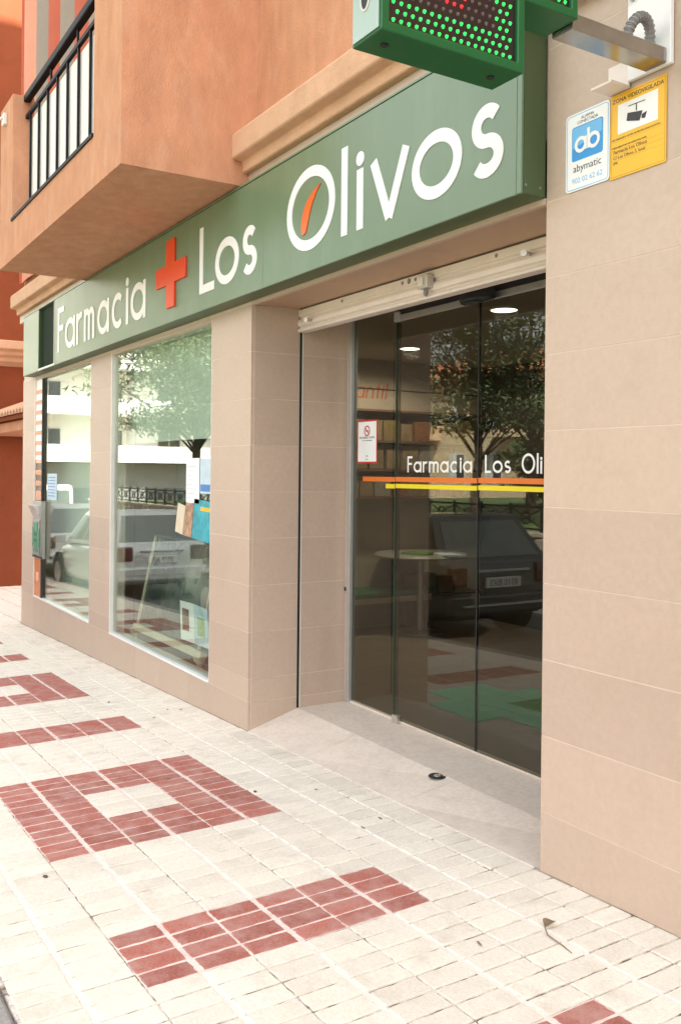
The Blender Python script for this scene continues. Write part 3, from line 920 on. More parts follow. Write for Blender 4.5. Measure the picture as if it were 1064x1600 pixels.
mb = MB().prism([(-1.155, 2.853), (-.993, 2.853), (-.993, 3.028), (-.784, 3.028), (-.784, 3.172), (-.993, 3.172), (-.993, 3.350), (-1.155, 3.350), (-1.155, 3.172), (-1.366, 3.172), (-1.366, 3.028), (-1.155, 3.028)], SY - .016, SY, 1)
mb.build("red_cross", m_red, sign, bevel=.002)
lf = [(.896, 2.958), (.878, 2.985), (.874, 3.03), (.884, 3.075), (.915, 3.12), (.965, 3.16), (1.03, 3.188), (1.085, 3.198), (1.03, 3.155), (.985, 3.11), (.955, 3.06), (.935, 3.01), (.918, 2.972)]
lf = [(.890, 2.956), (.876, 2.99), (.878, 3.035), (.892, 3.075), (.92, 3.115), (.965, 3.152), (1.02, 3.178), (1.082, 3.196), (1.035, 3.158), (.998, 3.115), (.968, 3.065), (.948, 3.015), (.928, 2.968), (.908, 2.955)]
MB().prism(lf, SY - .006, SY, 1).build("orange_leaf", m_orange, sign, bevel=.001)

# ------------------------------------------------------------------ LED pharmacy cross on its bracket
cross = thing("pharmacy_cross", "green lit LED pharmacy cross projecting on a steel arm", "lit sign", (3.18, 0, 3.1))
CYc, CZc, HW, AR, XF, TH = -.9475, 3.328, .2575, .4775, 3.25, .145
def cross_poly(e):
    a, b = HW - e, AR - e
    return [(CYc - a, CZc - b), (CYc + a, CZc - b), (CYc + a, CZc - a), (CYc + b, CZc - a), (CYc + b, CZc + a), (CYc + a, CZc + a),
            (CYc + a, CZc + b), (CYc - a, CZc + b), (CYc - a, CZc + a), (CYc - b, CZc + a), (CYc - b, CZc - a), (CYc - a, CZc - a)]
mb = MB()
po, pi = cross_poly(0), cross_poly(.028)
n = 12
for side, x, xi in ((1, XF, XF - .012), (-1, XF - TH, XF - TH + .012)):
    k = len(mb.v)
    mb.v += [(x, *p) for p in po] + [(x, *p) for p in pi] + [(xi, *p) for p in pi]
    for i in range(n):
        j = (i + 1) % n
        mb.f += [(k + i, k + j, k + n + j, k + n + i), (k + n + i, k + n + j, k + 2 * n + j, k + 2 * n + i)]
mb.f += [(i, (i + 1) % n, 3 * n + (i + 1) % n, 3 * n + i) for i in range(n)]
mb.build("housing", m_cross_green, cross, bevel=.004)
for x in (XF - .0135, XF - TH + .0125):
    MB().prism(pi, x, x + .001, 0).build("led_board", m_led_panel, cross)
# pale end caps on the street side of the cross
MB().box(XF - TH + .008, XF - .008, CYc - HW - .004, CYc - HW - .0006, CZc - AR + .008, CZc - HW - .003).build("end_cap", m_cross_end, cross, bevel=.001)
MB().box(XF - TH + .008, XF - .008, CYc - AR - .004, CYc - AR - .0006, CZc - HW + .005, CZc + HW - .005).build("end_cap", m_cross_end, cross, bevel=.001)
mb = MB(); pl = ell(XF - TH * .5, CZc - AR + .115, .018, .034, n=24)[:-1]
mb.prism(pl, CYc - HW - .0055, CYc - HW - .0042, 1); mb.build("port_hole", m_black, cross)
mb = MB(); ribbon(mb, ell(XF - TH * .5, CZc - AR + .115, .021, .037, n=24), .006, CYc - HW - .007, CYc - HW - .0042); mb.build("port_ring", m_alu_white, cross)
for y in (CYc - HW + .06, CYc + HW - .07):
    MB().tube((XF - TH * .5, y, CZc - AR - .004), (XF - TH * .5, y, CZc - AR), .012, .012, 10).build("screw", m_black, cross)
leds = {'g': MB(), 'r': MB(), 'o': MB()}
pit = .0262
def inside(y, z, e):
    a, b = HW - e, AR - e
    y, z = abs(y - CYc), abs(z - CZc)
    return (y < a and z < b) or (y < b and z < a)
nn = int(AR / pit) + 1
for iy in range(-nn, nn + 1):
    for iz in range(-nn, nn + 1):
        y, z = CYc + (iy + .5 * (iz % 2)) * pit, CZc + (iz + .5) * pit * .95
        if not inside(y, z, .036): continue
        if not inside(y, z, .036 + 2.9 * pit): c = 'g'
        else:
            ry, rz = y - CYc, z - CZc
            c = 'r' if (abs(ry) + .55 * abs(rz) < .235 and abs(rz) < .36) or (abs(rz) < .1 and abs(ry) < .3) else 'o'
        for sx, sg in ((XF - .0125, 1), (XF - TH + .0125, -1)):
            r = .0056
            m_ = leds[c]
            k = len(m_.v)
            q = 6
            m_.v += [(sx, y + r * math.cos(2 * math.pi * t / q), z + r * 1.15 * math.sin(2 * math.pi * t / q)) for t in range(q)]
            m_.v += [(sx + sg * .005, y + .6 * r * math.cos(2 * math.pi * t / q), z + .6 * r * 1.15 * math.sin(2 * math.pi * t / q)) for t in range(q)]
            m_.f += [(k + t, k + (t + 1) % q, k + q + (t + 1) % q, k + q + t) for t in range(q)] + [tuple(k + q + t for t in range(q))]
for c, m_, nm in (('g', m_led_green, "green_leds"), ('r', m_led_red, "red_leds"), ('o', m_led_off, "unlit_leds")):
    o = leds[c].build(nm, m_, cross); o["kind"] = "stuff"
MB().bbox(3.132, 3.222, CYc + AR + .001, -.022, 3.055, 3.108, .004).build("arm", m_steel, cross)
MB().bbox(3.050, 3.236, -.022, -.004, 3.052, 3.60, .002).build("wall_plate", m_white, cross)
for x, z in ((3.075, 3.335), (3.21, 3.085), (3.21, 3.335)):
    MB().tube((x, -.0225, z), (x, -.034, z), .011, .011, 8).build("bolt", m_steel, cross)
MB().prism([(-.004, 3.135), (-.004, 3.035), (-.10, 3.035), (-.10, 3.043), (-.012, 3.043), (-.012, 3.135)], 2.955, 3.049, 0).build("cable_tray", m_shutter, cross)
mb = MB()
pts = [(3.15, -.06, 3.126)]
arc = [(3.165 + .02 * math.sin(a) , -.10 + .055 * math.cos(a), 3.13 + .075 * math.sin(a)) for a in [math.pi * t / 14 for t in range(15)]]
mb = MB()
for a, b in zip(arc[:-1], arc[1:]):
    mb.tube(a, b, .016, .016, 10)
for k in range(0, 14):
    a, b = Vector(arc[k]), Vector(arc[k + 1])
    c = a.lerp(b, .5); d = (b - a).normalized() * .0025
    mb.tube(c - d, c + d, .019, .019, 10)
mb.build("conduit", m_conduit, cross)

# ------------------------------------------------------------------ stickers on the pillar
def rr_poly(x0, x1, z0, z1, r, n=5):
    out = []
    for cx, cz, a in ((x1 - r, z1 - r, 0), (x0 + r, z1 - r, 90), (x0 + r, z0 + r, 180), (x1 - r, z0 + r, 270)):
        for i in range(n + 1):
            out.append((cx + r * math.cos(R(a + 90 * i / n)), cz + r * math.sin(R(a + 90 * i / n))))
    return out
st = thing("alarm_sticker", "white alarm company sign with blue ab emblem on the pillar", "sign", (2.85, -.004, 2.88))
y = -.003
MB().prism(rr_poly(2.740, 2.957, 2.734, 3.028, .016), y - .002, y, 1).build("backing", m_white, st)
mb = MB(); ribbon(mb, [p for p in rr_poly(2.747, 2.950, 2.741, 3.021, .013)] + [rr_poly(2.747, 2.950, 2.741, 3.021, .013)[0]], .0028, y - .0026, y - .002)
mb.build("border", m_blue_lt, st)
MB().prism(rr_poly(2.772, 2.926, 2.846, 2.976, .010), y - .0028, y - .0021, 1).build("emblem_field", m_blue, st)
MB().prism([(2.776, 2.895), (2.922, 2.925), (2.922, 2.968), (2.915, 2.972), (2.782, 2.972), (2.776, 2.966)], y - .0034, y - .0029, 1).build("emblem_highlight", m_blue_lt, st)
mb = MB()
ribbon(mb, ell(2.818, 2.903, .024, .024), .013, y - .0044, y - .0035); ribbon(mb, [(2.842, 2.879), (2.842, 2.928)], .012, y - .0048, y - .0035)
ribbon(mb, ell(2.882, 2.903, .024, .024), .013, y - .0046, y - .0035); ribbon(mb, [(2.857, 2.879), (2.857, 2.955)], .012, y - .0050, y - .0035)
mb.build("emblem_ab", m_white, st)
inst("lettering", text_mesh("ALARMA", .0165, m_ink, align='CENTER'), (2.849, y - .0022, 2.999), st, FACE_STREET)
inst("lettering", text_mesh("CONECTADA", .0165, m_ink, align='CENTER'), (2.849, y - .0022, 2.983), st, FACE_STREET)
inst("lettering", text_mesh("abymatic", .0395, m_ink, align='CENTER'), (2.849, y - .0022, 2.805), st, FACE_STREET)
inst("lettering", text_mesh("902 02 62 62", .0285, m_blue_lt, align='CENTER'), (2.849, y - .0022, 2.762), st, FACE_STREET)
vs = thing("surveillance_sticker", "yellow video surveillance sign with camera drawing on the pillar", "sign", (3.08, -.004, 2.88))
MB().box(2.960, 3.207, y - .0015, y, 2.728, 3.030).build("backing", m_yellow, vs)
mb = MB(); ribbon(mb, [(2.966, 2.735), (3.201, 2.735)], .0016, y - .002, y - .0016); ribbon(mb, [(3.201, 2.735), (3.201, 3.023)], .0016, y - .0021, y - .0016)
ribbon(mb, [(3.201, 3.023), (2.966, 3.023)], .0016, y - .002, y - .0016); ribbon(mb, [(2.966, 3.023), (2.966, 2.735)], .0016, y - .0021, y - .0016)
mb.build("border", mat("print_ochre", (.55, .25, .01)), vs)
inst("lettering", text_mesh("ZONA VIDEOVIGILADA", .0215, m_ink, align='CENTER'), (3.083, y - .0018, 3.000), vs, FACE_STREET)
MB().box(2.995, 3.172, y - .0022, y - .0016, 2.884, 2.990).build("picture_field", m_white, vs)
mb = MB()
ribbon(mb, [(3.043, 2.9715), (3.117, 2.9695)], .003, y - .003, y - .0023); ribbon(mb, [(3.079, 2.97), (3.079, 2.945)], .004, y - .0033, y - .0023)
mb.add([(3.040, y - .0036, 2.948), (3.107, y - .0036, 2.936), (3.094, y - .0036, 2.904), (3.036, y - .0036, 2.921)], [(3, 2, 1, 0)])
mb.add([(3.104, y - .0030, 2.924), (3.126, y - .0030, 2.928), (3.118, y - .0030, 2.906), (3.102, y - .0030, 2.910)], [(3, 2, 1, 0)])
mb.build("camera_drawing", m_ink, vs)
for z, txt, sz, x in ((2.865, "LEY ORGANICA 15/1999, DE PROTECCION DE DATOS", .0088, 2.970), (2.836, "PUEDE EJERCITAR SUS DERECHOS ANTE:", .0085, 2.970), (2.817, "Farmacia Los Olivos", .0185, 2.975), (2.797, "C/ Los Olivos 3, local", .0165, 2.975), (2.780, "(29)", .012, 2.975)):
    inst("lettering", text_mesh(txt, sz, m_ink), (x, y - .0018, z), vs, FACE_STREET)
mb = MB()
for z in (2.86, 2.83, 2.812, 2.792):
    mb.box(2.97, 3.195, y - .0018, y - .0016, z - .0004, z + .0004)
mb.build("ruled_lines", mat("print_ochre", (.55, .25, .01)), vs)

# ------------------------------------------------------------------ interior of the shop
XI, YB, ZC = -2.40, 3.93, 2.80
room = empty("interior", (1, 2, ZF), shop)
fi = MB().box(XI - .1, 5.8, .775, YB, ZF - .05, ZF - .004).build("room_floor", m_grout, room)
fcache = MB().bbox(.001, .449, .001, .449, -.01, .0, .0008).mesh("floor_tile", m_floor_in)
for i in range(18):
    for j in range(7):
        inst("floor_tile", fcache, (XI + .45 * i, .80 + .45 * j, ZF), room)
MB().box(XI - .1, 5.8, .80, YB + .1, ZC, ZC + .05).build("ceiling", m_in_ceil, room)
MB().box(XI - .1, XI, .86, YB, ZF, ZC).build("wall", m_in_wall, room)
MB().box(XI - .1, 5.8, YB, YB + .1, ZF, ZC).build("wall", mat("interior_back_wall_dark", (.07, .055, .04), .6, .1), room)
MB().box(5.7, 5.8, .8, YB, ZF, ZC).build("wall", m_in_wall, room)
MB().box(XR, 5.7, .80, .86, ZF, ZC).build("wall", m_in_wall, room)
MB().box(XI + .0, XI + .012, .9, YB - .01, ZC - .30, ZC - .29).build("picture_rail", m_black, room)
MB().box(XI + .012, 5.6, YB - .012, YB, ZC - .30, ZC - .29).build("picture_rail", m_black, room)
for k, (lx, ly) in enumerate(((.492, 1.679), (-1.472, 2.30))):
    dl = thing("ceiling_downlight", ("round lit ceiling downlight nearer the glass doors", "round lit ceiling downlight deeper inside the shop")[k], "lamp", (lx, ly, ZC), "downlights in the shop ceiling")
    MB().lathe([(.0, -.012), (.085, -.012), (.09, -.006)], (lx, ly, ZC), 28).build("lens", m_lamp, dl)
    MB().lathe([(.09, -.001), (.09, -.014), (.105, -.010), (.108, -.001)], (lx, ly, ZC), 28).build("trim", m_white, dl)
    ld = bpy.data.lights.new("downlight_lamp", 'SPOT')
    ld.energy = (5, 22)[k]; ld.spot_size = R(172); ld.spot_blend = .35; ld.shadow_soft_size = .08; ld.color = (1, .93, .82)
    lo = bpy.data.objects.new("downlight_lamp", ld); SC.collection.objects.link(lo)
    lo.location = (lx, ly, ZC - .03); adopt(lo, dl)
# red wall lettering "infantil" on the left interior wall
wl_t = thing("wall_lettering", "red word infantil on the interior wall behind the glass", "lettering", (XI + .01, 2.5, 2.15))
x = 2.085
for ch, wdt in (("i", .022), ("n", .088), ("f", .055), ("a", .092), ("n", .088), ("t", .055), ("i", .022), ("l", .022)):
    if ch == 'f':
        mb = MB(); ribbon(mb, [(.022, 0), (.022, .12)], .012, -.004, 0); ribbon(mb, ell(.045, .12, .023, .03, 180, 70, 8), .012, -.0045, 0); ribbon(mb, [(0, .10), (.055, .10)], .012, -.005, 0)
    else:
        mb = letter(ch, wdt, .112, .160, .0125, .004)
    mb.v = [(a + .16 * c, b, c) for a, b, c in mb.v]
    o = inst("letter", mb.mesh("letter", mat("wall_letter_red", (0.72, 0.11, 0.02))), (XI + .001, x, 2.410), wl_t, (0, 0, R(90)))
    x += wdt + .022
# wall shelves with product boxes
shelf = thing("shelf_unit", "brown wall shelving with medicine boxes inside the shop", "shelving", (XI + .15, 2.5, ZF))
for z in (1.41, 1.68, 1.96, 2.26, .42):
    MB().box(XI + .002, XI + .28, 1.9 if z > 1 else 2.7, 3.75, z, z + .02).build("shelf", m_wood, shelf)
MB().box(XI + .002, XI + .012, 1.9, 3.75, 1.40, 2.26).build("back_panel", m_wood, shelf)
rb = random.Random(3)
bm = [mat("box_orange", (.26, .10, .035), .5, .3, 20), mat("box_tan", (.28, .19, .10), .5, .3, 20), mat("box_pale", (.30, .27, .20), .5, .2, 20), mat("box_ochre", (.25, .17, .06), .5, .3, 20), mat("box_blue", (.10, .17, .30), .5, .3, 20), mat("box_red", (.35, .05, .06), .5, .3, 20), mat("box_teal", (.12, .30, .30), .5, .3, 20)]
bcache = {}
for z, ms in ((1.982, (0, 1, 0, 3)), (1.702, (2, 3, 2, 1)), (1.432, (1, 3, 0, 2)), (.442, (1, 2, 3, 2))):
    yb = 1.95 if z > 1 else 2.75
    lev = {1.982: "top", 1.702: "second", 1.432: "third", .442: "lowest"}[z]
    while yb < 3.6:
        w_ = rb.choice((.13, .16, .19)); h_ = rb.choice((.17, .20, .23))
        k = (w_, h_, rb.choice(ms))
        if k not in bcache: bcache[k] = MB().bbox(0, .14, 0, w_, 0, h_, .003).mesh("medicine_box", bm[k[2]])
        o = inst("medicine_box", bcache[k], (XI + .08, yb, z))
        tag(o, "medicine box standing on the %s shelf of the shop interior" % lev, "box", "boxes on the %s shelf" % lev)
        yb += w_ + rb.uniform(.01, .05)
# high round table with leaflets
tb = thing("round_table", "round pale table on a steel column inside the shop", "table", (-1.95, 2.86, ZF))
MB().lathe([(0, .74), (.44, .74), (.455, .757), (.44, .775), (0, .772)], (-1.95, 2.80, ZF), 40).build("table_top", mat('table_laminate', (.45, .43, .36), .4), tb)
MB().tube((-1.95, 2.80, ZF + .02), (-1.95, 2.80, ZF + .74), .032, .032, 16).build("column", m_steel_rough, tb)
MB().lathe([(0, .02), (.03, .024), (.22, .012), (.23, .0)], (-1.95, 2.80, ZF), 30).build("foot", m_steel_rough, tb)
lfm = MB().bbox(-.14, .14, -.10, .10, 0, .02, .002)
o = inst("leaflet_stack", lfm.mesh("leaflet_stack", mat("leaflet_green", (.12, .30, .03))), (-1.85, 2.70, ZF + .773), None, (0, 0, .4)); tag(o, "stack of green leaflets on the round table", "leaflets")
o = inst("magazine", lfm.mesh("magazine", m_paper), (-1.62, 2.86, ZF + .773), None, (0, 0, -.3)); tag(o, "white magazine on the round table", "magazine")
# wall cabinet with a green cushioned bench below
bn = thing("bench", "low green and cream bench against the interior wall", "bench", (XI + .3, 2.2, ZF))
MB().bbox(XI + .04, XI + .42, 2.0, 3.0, ZF + .36, ZF + .42, .015).build("cushion", mat("cushion_green", (.03, .16, .05)), bn)
MB().bbox(XI + .05, XI + .40, 2.02, 2.98, ZF + .30, ZF + .358, .005).build("seat", m_cream, bn)
for yy in (2.08, 2.92):
    MB().box(XI + .08, XI + .37, yy - .025, yy + .025, ZF, ZF + .298).build("leg", m_wood, bn)
# counter display with blue and red packs to the right
cd = thing("display_stand", "dark display stand with coloured packs behind the doors", "stand", (-.2, 3.0, ZF))
MB().bbox(-.55, .35, 3.1, 3.5, ZF, ZF + .45, .01).build("base", m_black, cd)
MB().box(-.55, .35, 3.48, 3.5, ZF + .45, 1.35).build("back_panel", m_dark, cd)
MB().box(-.54, .34, 3.12, 3.478, ZF + .80, ZF + .82).build("shelf", m_dark, cd)
for i in range(6):
    for z in (ZF + .451, ZF + .821):
        c = (4, 6, 4, 6, 4, 4)[i]
        k = ("p", c)
        if k not in bcache: bcache[k] = MB().bbox(0, .11, 0, .12, 0, .26, .004).mesh("product_pack", bm[c])
        o = inst("product_pack", bcache[k], (-.52 + i * .14, 3.2, z))
        lv = "lower" if z < .7 else "upper"
        tag(o, "coloured pack on the %s tier of the dark display stand" % lv, "pack", "packs on the %s tier of the stand" % lv)
# green cross-shaped door mat
gm = tag(MB().prism([(.37, 1.16), (.87, 1.16), (.87, 1.38), (1.28, 1.38), (1.28, 1.85), (.87, 1.85), (.87, 2.08), (.37, 2.08), (.37, 1.85), (.10, 1.85), (.10, 1.36), (.37, 1.36)], ZF + .001, ZF + .012, 2).build("door_mat", m_mat, None), "green cross-shaped mat on the shop floor behind the doors", "mat")

# display area behind the shop windows
disp = empty("window_display", (-3.2, .5, .15), shop)
MB().box(XL + .15, -.15, .05, .84, .0, .09).build("display_floor", m_floor_in, disp)
MB().box(W1R + .1, -.36, .84, .86, .15, 2.75).build("back_partition", m_in_dark, disp)
MB().box(-.36, -.15, .80, .86, .15, 2.75).build("back_partition", m_in_wall, disp)
MB().box(W1R - .25, -.17, .20, .23, 1.91, 2.725).build("fascia_panel", m_in_white, disp)
MB().box(XL + .15, -.15, .05, .86, 2.73, 2.75).build("display_ceiling", m_in_white, disp)
MB().box(-6.15, W1R + .05, .30, .32, .091, 2.725).build("screen_panel", m_in_white, disp)
MB().box(-.165, -.145, .14, .86, .15, 2.75).build("side_panel", m_in_wall, disp)
# orange shelving tower at the left edge of the first window
tw = thing("orange_panel", "narrow orange banded panel down the left edge of the far window", "panel", (-5.56, .015, ZW0))
PX0, PX1 = W1L + .0225, -5.425
MB().box(PX0, PX1, .004, .0265, ZW0 + .017, .645).build("lower_board", m_panel_orange, tw, bevel=.002)
for z0, z1 in ((1.31, 1.42), (1.475, 1.535), (1.60, 1.66), (1.735, 1.775)):
    MB().box(PX0, PX1, .004, .0265, z0, z1).build("orange_band", m_panel_orange, tw, bevel=.002)
for z0, z1 in ((1.42, 1.475), (1.535, 1.60), (1.66, 1.735)):
    MB().box(PX0, PX1, .012, .0265, z0 + .0005, z1 - .0005).build("dark_band", mat("band_umber", (.16, .11, .07), .4, .3, 30), tw)
MB().box(PX0, PX1, .008, .0265, 1.776, ZW1 - .022).build("upper_board", m_white, tw)
for i in range(7):
    MB().box(PX0, PX1, .0045, .0079, 1.83 + i * .118, 1.875 + i * .118).build("peach_band", mat("band_peach", (.80, .42, .28)), tw)
MB().box(PX1 + .0005, PX1 + .035, .002, .0265, ZW0 + .017, ZW1 - .022).build("edge_trim", m_dark, tw)
MB().prism([(-5.64, .40), (-5.575, .36), (-5.51, .40), (-5.51, .48), (-5.64, .48)], .0025, .0039, 1).build("shield_mark", mat("band_peach", (.80, .42, .28)), tw)
pw = thing("window_notice", "pale blue printed notice taped to the far window", "poster", (-5.05, .024, 1.33))
MB().box(-5.23, -4.83, .0245, .0265, 1.33, 1.62).build("sheet", m_paper_blue, pw)
for i in range(7):
    MB().box(-5.19, -4.89, .0236, .0244, 1.37 + i * .034, 1.378 + i * .034).build("print_line", m_ink_blue, pw)
# dispenser on the far window
dsp = thing("night_hatch", "steel pharmacy service hatch with a green cross on the far window", "hatch", (-5.22, -.03, .66))
MB().bbox(-5.71, -5.30, -.024, .0275, .648, 1.305, .005).build("case", mat("hatch_steel", (.36, .35, .33), .3, .15, metal=.8), dsp)
MB().bbox(-5.69, -5.35, -.030, -.0245, .69, 1.09, .002).build("door", mat("hatch_grey", (.30, .30, .29), .35, .1, metal=.5), dsp)
cxp = -5.52; czp = .89
for k in range(4):
    a = math.pi / 2 * k
    pts = [(-.045, .02), (.045, .02), (.11, .17), (-.11, .17)]
    pl = [(cxp + (u * math.cos(a) - v * math.sin(a)) * .95, czp + u * math.sin(a) + v * math.cos(a)) for u, v in pts]
    MB().prism(pl, -.0335, -.0305, 1).build("green_cross_arm", mat("enamel_green", (.01, .22, .10), .3), dsp)
MB().prism([(-.0245, 1.26), (-.085, 1.245), (-.0245, 1.12)], -5.68, -5.37, 0).build("drawer", m_steel_rough, dsp)
MB().box(-5.68, -5.24, -.030, -.0245, .655, .68).build("base_trim", m_black, dsp)

# cheval mirror standing in the near window
mr = thing("standing_mirror", "leaning cream-framed mirror on cabriole legs in the near window", "mirror", (-2.0, .3, .15))
A0, A1 = Vector((-2.55, .40, .30)), Vector((-1.22, .26, .24))
def bar(p, q, r, nm, m_=m_cream):
    p, q = Vector(p), Vector(q)
    MB().tube(p, q, r, r, 8).build(nm, m_, mr)
L0, Rt0 = Vector((-2.83, .25, .245)), Vector((-1.40, .25, .245))
L1, Rt1 = L0 + Vector((0, .17, .82)), Rt0 + Vector((0, .17, .82))
mdir = (Rt0 - L0).normalized()
def beam(p, q, w, d, nm, m_):
    p, q = Vector(p), Vector(q)
    dd = (q - p).normalized()
    sd = dd.cross(Vector((.1, -1, .3))).normalized(); nd = dd.cross(sd).normalized()
    vs = [r + sd * a * w + nd * b * d for r in (p, q) for a, b in ((-1, -1), (1, -1), (1, 1), (-1, 1))]
    MB().add(vs, [(0, 1, 2, 3), (4, 5, 6, 7), (0, 1, 5, 4), (1, 2, 6, 5), (2, 3, 7, 6), (3, 0, 4, 7)]).build(nm, m_, mr, bevel=.004)
beam(L0, L1, .012, .010, "frame_post", m_cream)
beam(Rt0, Rt1, .012, .010, "frame_post", m_cream)
beam(L1, Rt1, .010, .010, "frame_top", m_in_dark)
beam(L0 + Vector((-.02, -.01, -.01)), Rt0 + Vector((.12, -.01, -.01)), .030, .03, "base_rail", m_cream)
mb = MB(); e = .001
mb.quad(L0 + Vector((0, .012, .01)), Rt0 + Vector((0, .012, .01)), Rt1 + Vector((0, .012, 0)), L1 + Vector((0, .012, 0)))
mb.quad(L0 + Vector((0, .016, .01)), L1 + Vector((0, .016, 0)), Rt1 + Vector((0, .016, 0)), Rt0 + Vector((0, .016, .01)))
mb.build("mirror_panel", mat("painted_dim_reflection", (.055, .075, .065), .12, .4, 5, spec=.6), mr, fix=False)  # dark colour painted in place of a dim street reflection
for p in (L0, Rt0 + Vector((.07, 0, 0)), L0 + Vector((0, .3, 0)), Rt0 + Vector((.07, .3, 0))):
    MB().lathe([(.026, 0), (.030, .010), (.017, .035), (.026, .075), (.048, .105), (.056, .130)], (p.x, p.y - .02, .091), 14).build("leg", m_cream, mr, smooth=True)
# folded white display card
card = thing("display_card", "folded white card with a brown photograph in the near window", "card", (-1.2, .12, .35))
def cq(u, v, off=0): return Vector((-1.46 + u * .30 + off * 0, .13 - v * 0 + .05 * u + off, .36 + v * .30 - u * .0))
MB().prism([(-1.44, .355), (-1.16, .36), (-1.19, .655), (-1.47, .65)], .118, .123, 1).build("panel", m_paper, card)
MB().prism([(-1.15, .36), (-.90, .365), (-.93, .645), (-1.18, .655)], .117, .122, 1).build("panel", m_paper_blue, card)
MB().prism([(-1.405, .43), (-1.27, .435), (-1.285, .60), (-1.42, .60)], .1165, .1175, 1).build("photograph", m_brown_print, card)
MB().prism([(-1.10, .43), (-.97, .435), (-.985, .57), (-1.115, .57)], .1155, .1165, 1).build("photograph", m_lime, card)
# posters taped to the near window
ps = thing("hanging_notice", "long white printed notice taped to the near window", "poster", (-1.0, .024, 1.43))
MB().box(-1.135, -.885, .0245, .0265, 1.425, 1.755).build("sheet", m_paper, ps)
for i in range(8):
    MB().box(-1.11, -1.11 + .2 * ((i * 7) % 5 + 3) / 8, .0236, .0244, 1.46 + i * .033, 1.466 + i * .033).build("print_line", m_silver_ink, ps)
ps2 = thing("hanging_notice", "pale blue notice taped beside the white one on the near window", "poster", (-.76, .024, 1.43))
MB().box(-.870, -.650, .0245, .0265, 1.50, 1.75).build("sheet", m_paper_blue, ps2)
MB().box(-.860, -.655, .0236, .0244, 1.515, 1.565).build("print_band", m_ink_blue, ps2)
mg = thing("beauty_poster", "teal and tan advertising poster on the near window", "poster", (-1.0, .024, 1.15))
MB().prism([(-1.02, 1.17), (-.70, 1.15), (-.655, 1.44), (-.97, 1.46)], .0245, .0265, 1).build("panel", m_teal, mg)
MB().prism([(-1.19, 1.18), (-1.03, 1.172), (-.985, 1.42), (-1.13, 1.43)], .0245, .0265, 1).build("photograph", m_skin, mg)
MB().prism([(-1.35, 1.20), (-1.20, 1.182), (-1.145, 1.40), (-1.29, 1.42)], .0245, .0265, 1).build("photograph", m_cream, mg)
MB().prism([(-.86, 1.375), (-.69, 1.37), (-.68, 1.40), (-.85, 1.405)], .0234, .0244, 1).build("orange_label", m_yellow, mg)

# ------------------------------------------------------------------ neighbouring wing at the far left
wing = thing("neighbour_building", "terracotta building beyond the far end of the shop", "building", (-14, 2, -.4))
MB().box(-19, -11.6, -.2, 9, -1.2, 13).build("wall", m_terracotta, wing)
cp = [(-11.598, 3.48), (-11.45, 3.56), (-11.45, 3.62), (-11.36, 3.66), (-11.36, 3.72), (-11.26, 3.76), (-11.26, 3.90), (-11.598, 3.95)]
MB().prism([(x, z) for x, z in cp], -.35, 8.9, 1).build("cornice", m_stucco_pale, wing, bevel=.01)
cn = thing("tiled_canopy", "small canopy edged with rounded roof tiles beyond the shop corner", "canopy", (-9, .5, 2.2))
MB().box(-11.59, -6.36, .50, 1.3, 2.25, 2.40).build("beam", m_stucco, cn, bevel=.008)
MB().prism([(.42, 2.41), (1.4, 2.80), (1.4, 2.86), (.42, 2.47)], -11.59, -6.36, 0).build("deck", m_terracotta, cn)
tmesh = MB()
pl = [(.088 * math.cos(R(a)), .085 * math.sin(R(a))) for a in range(0, 181, 20)] + [(.066 * math.cos(R(a)), .063 * math.sin(R(a))) for a in range(180, -1, -20)]
n = len(pl)
tmesh.v = [(u, .34, v + .0) for u, v in pl] + [(u, 1.38, v + .415) for u, v in pl]
tmesh.f = [tuple(range(n))[::-1], tuple(range(n, 2 * n))] + [(i, (i + 1) % n, n + (i + 1) % n, n + i) for i in range(n)]
tme = tmesh.mesh("roof_tile", m_stucco_pale)
for i in range(26):
    inst("roof_tile", tme, (-11.48 + i * .20, 0, 2.468 + random.uniform(-.004, .004)), cn)

# ------------------------------------------------------------------ the street opposite (seen in the glass)
stw = MB().box(-28, 30, -7.45, -7.08, -1.6, .60).build("garden_wall", m_mortar)
tag(stw, "low rubble stone wall along the opposite side of the street", "wall")
rs = random.Random(11)
st_meshes = []
for s_ in range(6):
    mb = MB()
    k = rs.randint(6, 8)
    rx, rz = rs.uniform(.16, .27), rs.uniform(.10, .17)
    pl = [(rx * math.cos(2 * math.pi * i / k) * rs.uniform(.8, 1.1), rz * math.sin(2 * math.pi * i / k) * rs.uniform(.8, 1.1)) for i in range(k)]
    mb.v = [(u, 0, v) for u, v in pl] + [(u * .8, .05, v * .8) for u, v in pl]
    mb.f = [tuple(range(k, 2 * k))] + [(i, (i + 1) % k, k + (i + 1) % k, k + i) for i in range(k)]
    st_meshes.append(mb.mesh("stone", m_stone))
cnt = 0
for row in range(5):
    x = -27.5 + row * .2
    while x < -3.0 and cnt < 300:
        inst("stone", rs.choice(st_meshes), (x, -7.079, .46 - row * .30 + rs.uniform(-.03, .03)), stw, (0, rs.uniform(-.3, .3), 0), (rs.uniform(.9, 1.15), 1, rs.uniform(.9, 1.1)))
        x += rs.uniform(.40, .50); cnt += 1
MB().box(-28.02, 30, -7.47, -7.04, .601, .66).build("coping", m_stone, stw)
gd = MB().box(-28, 60, -30, -7.46, -2.5, .57).build("garden", m_grass); tag(gd, kind="structure")
fence = thing("iron_railing", "dark iron railing with crossed bars on the stone wall", "railing", (-10, -7.25, .66))
MB().box(-27.5, 12, -7.265, -7.235, 1.08, 1.115).build("top_rail", m_iron, fence)
MB().box(-27.5, 12, -7.265, -7.235, .70, .73).build("bottom_rail", m_iron, fence)
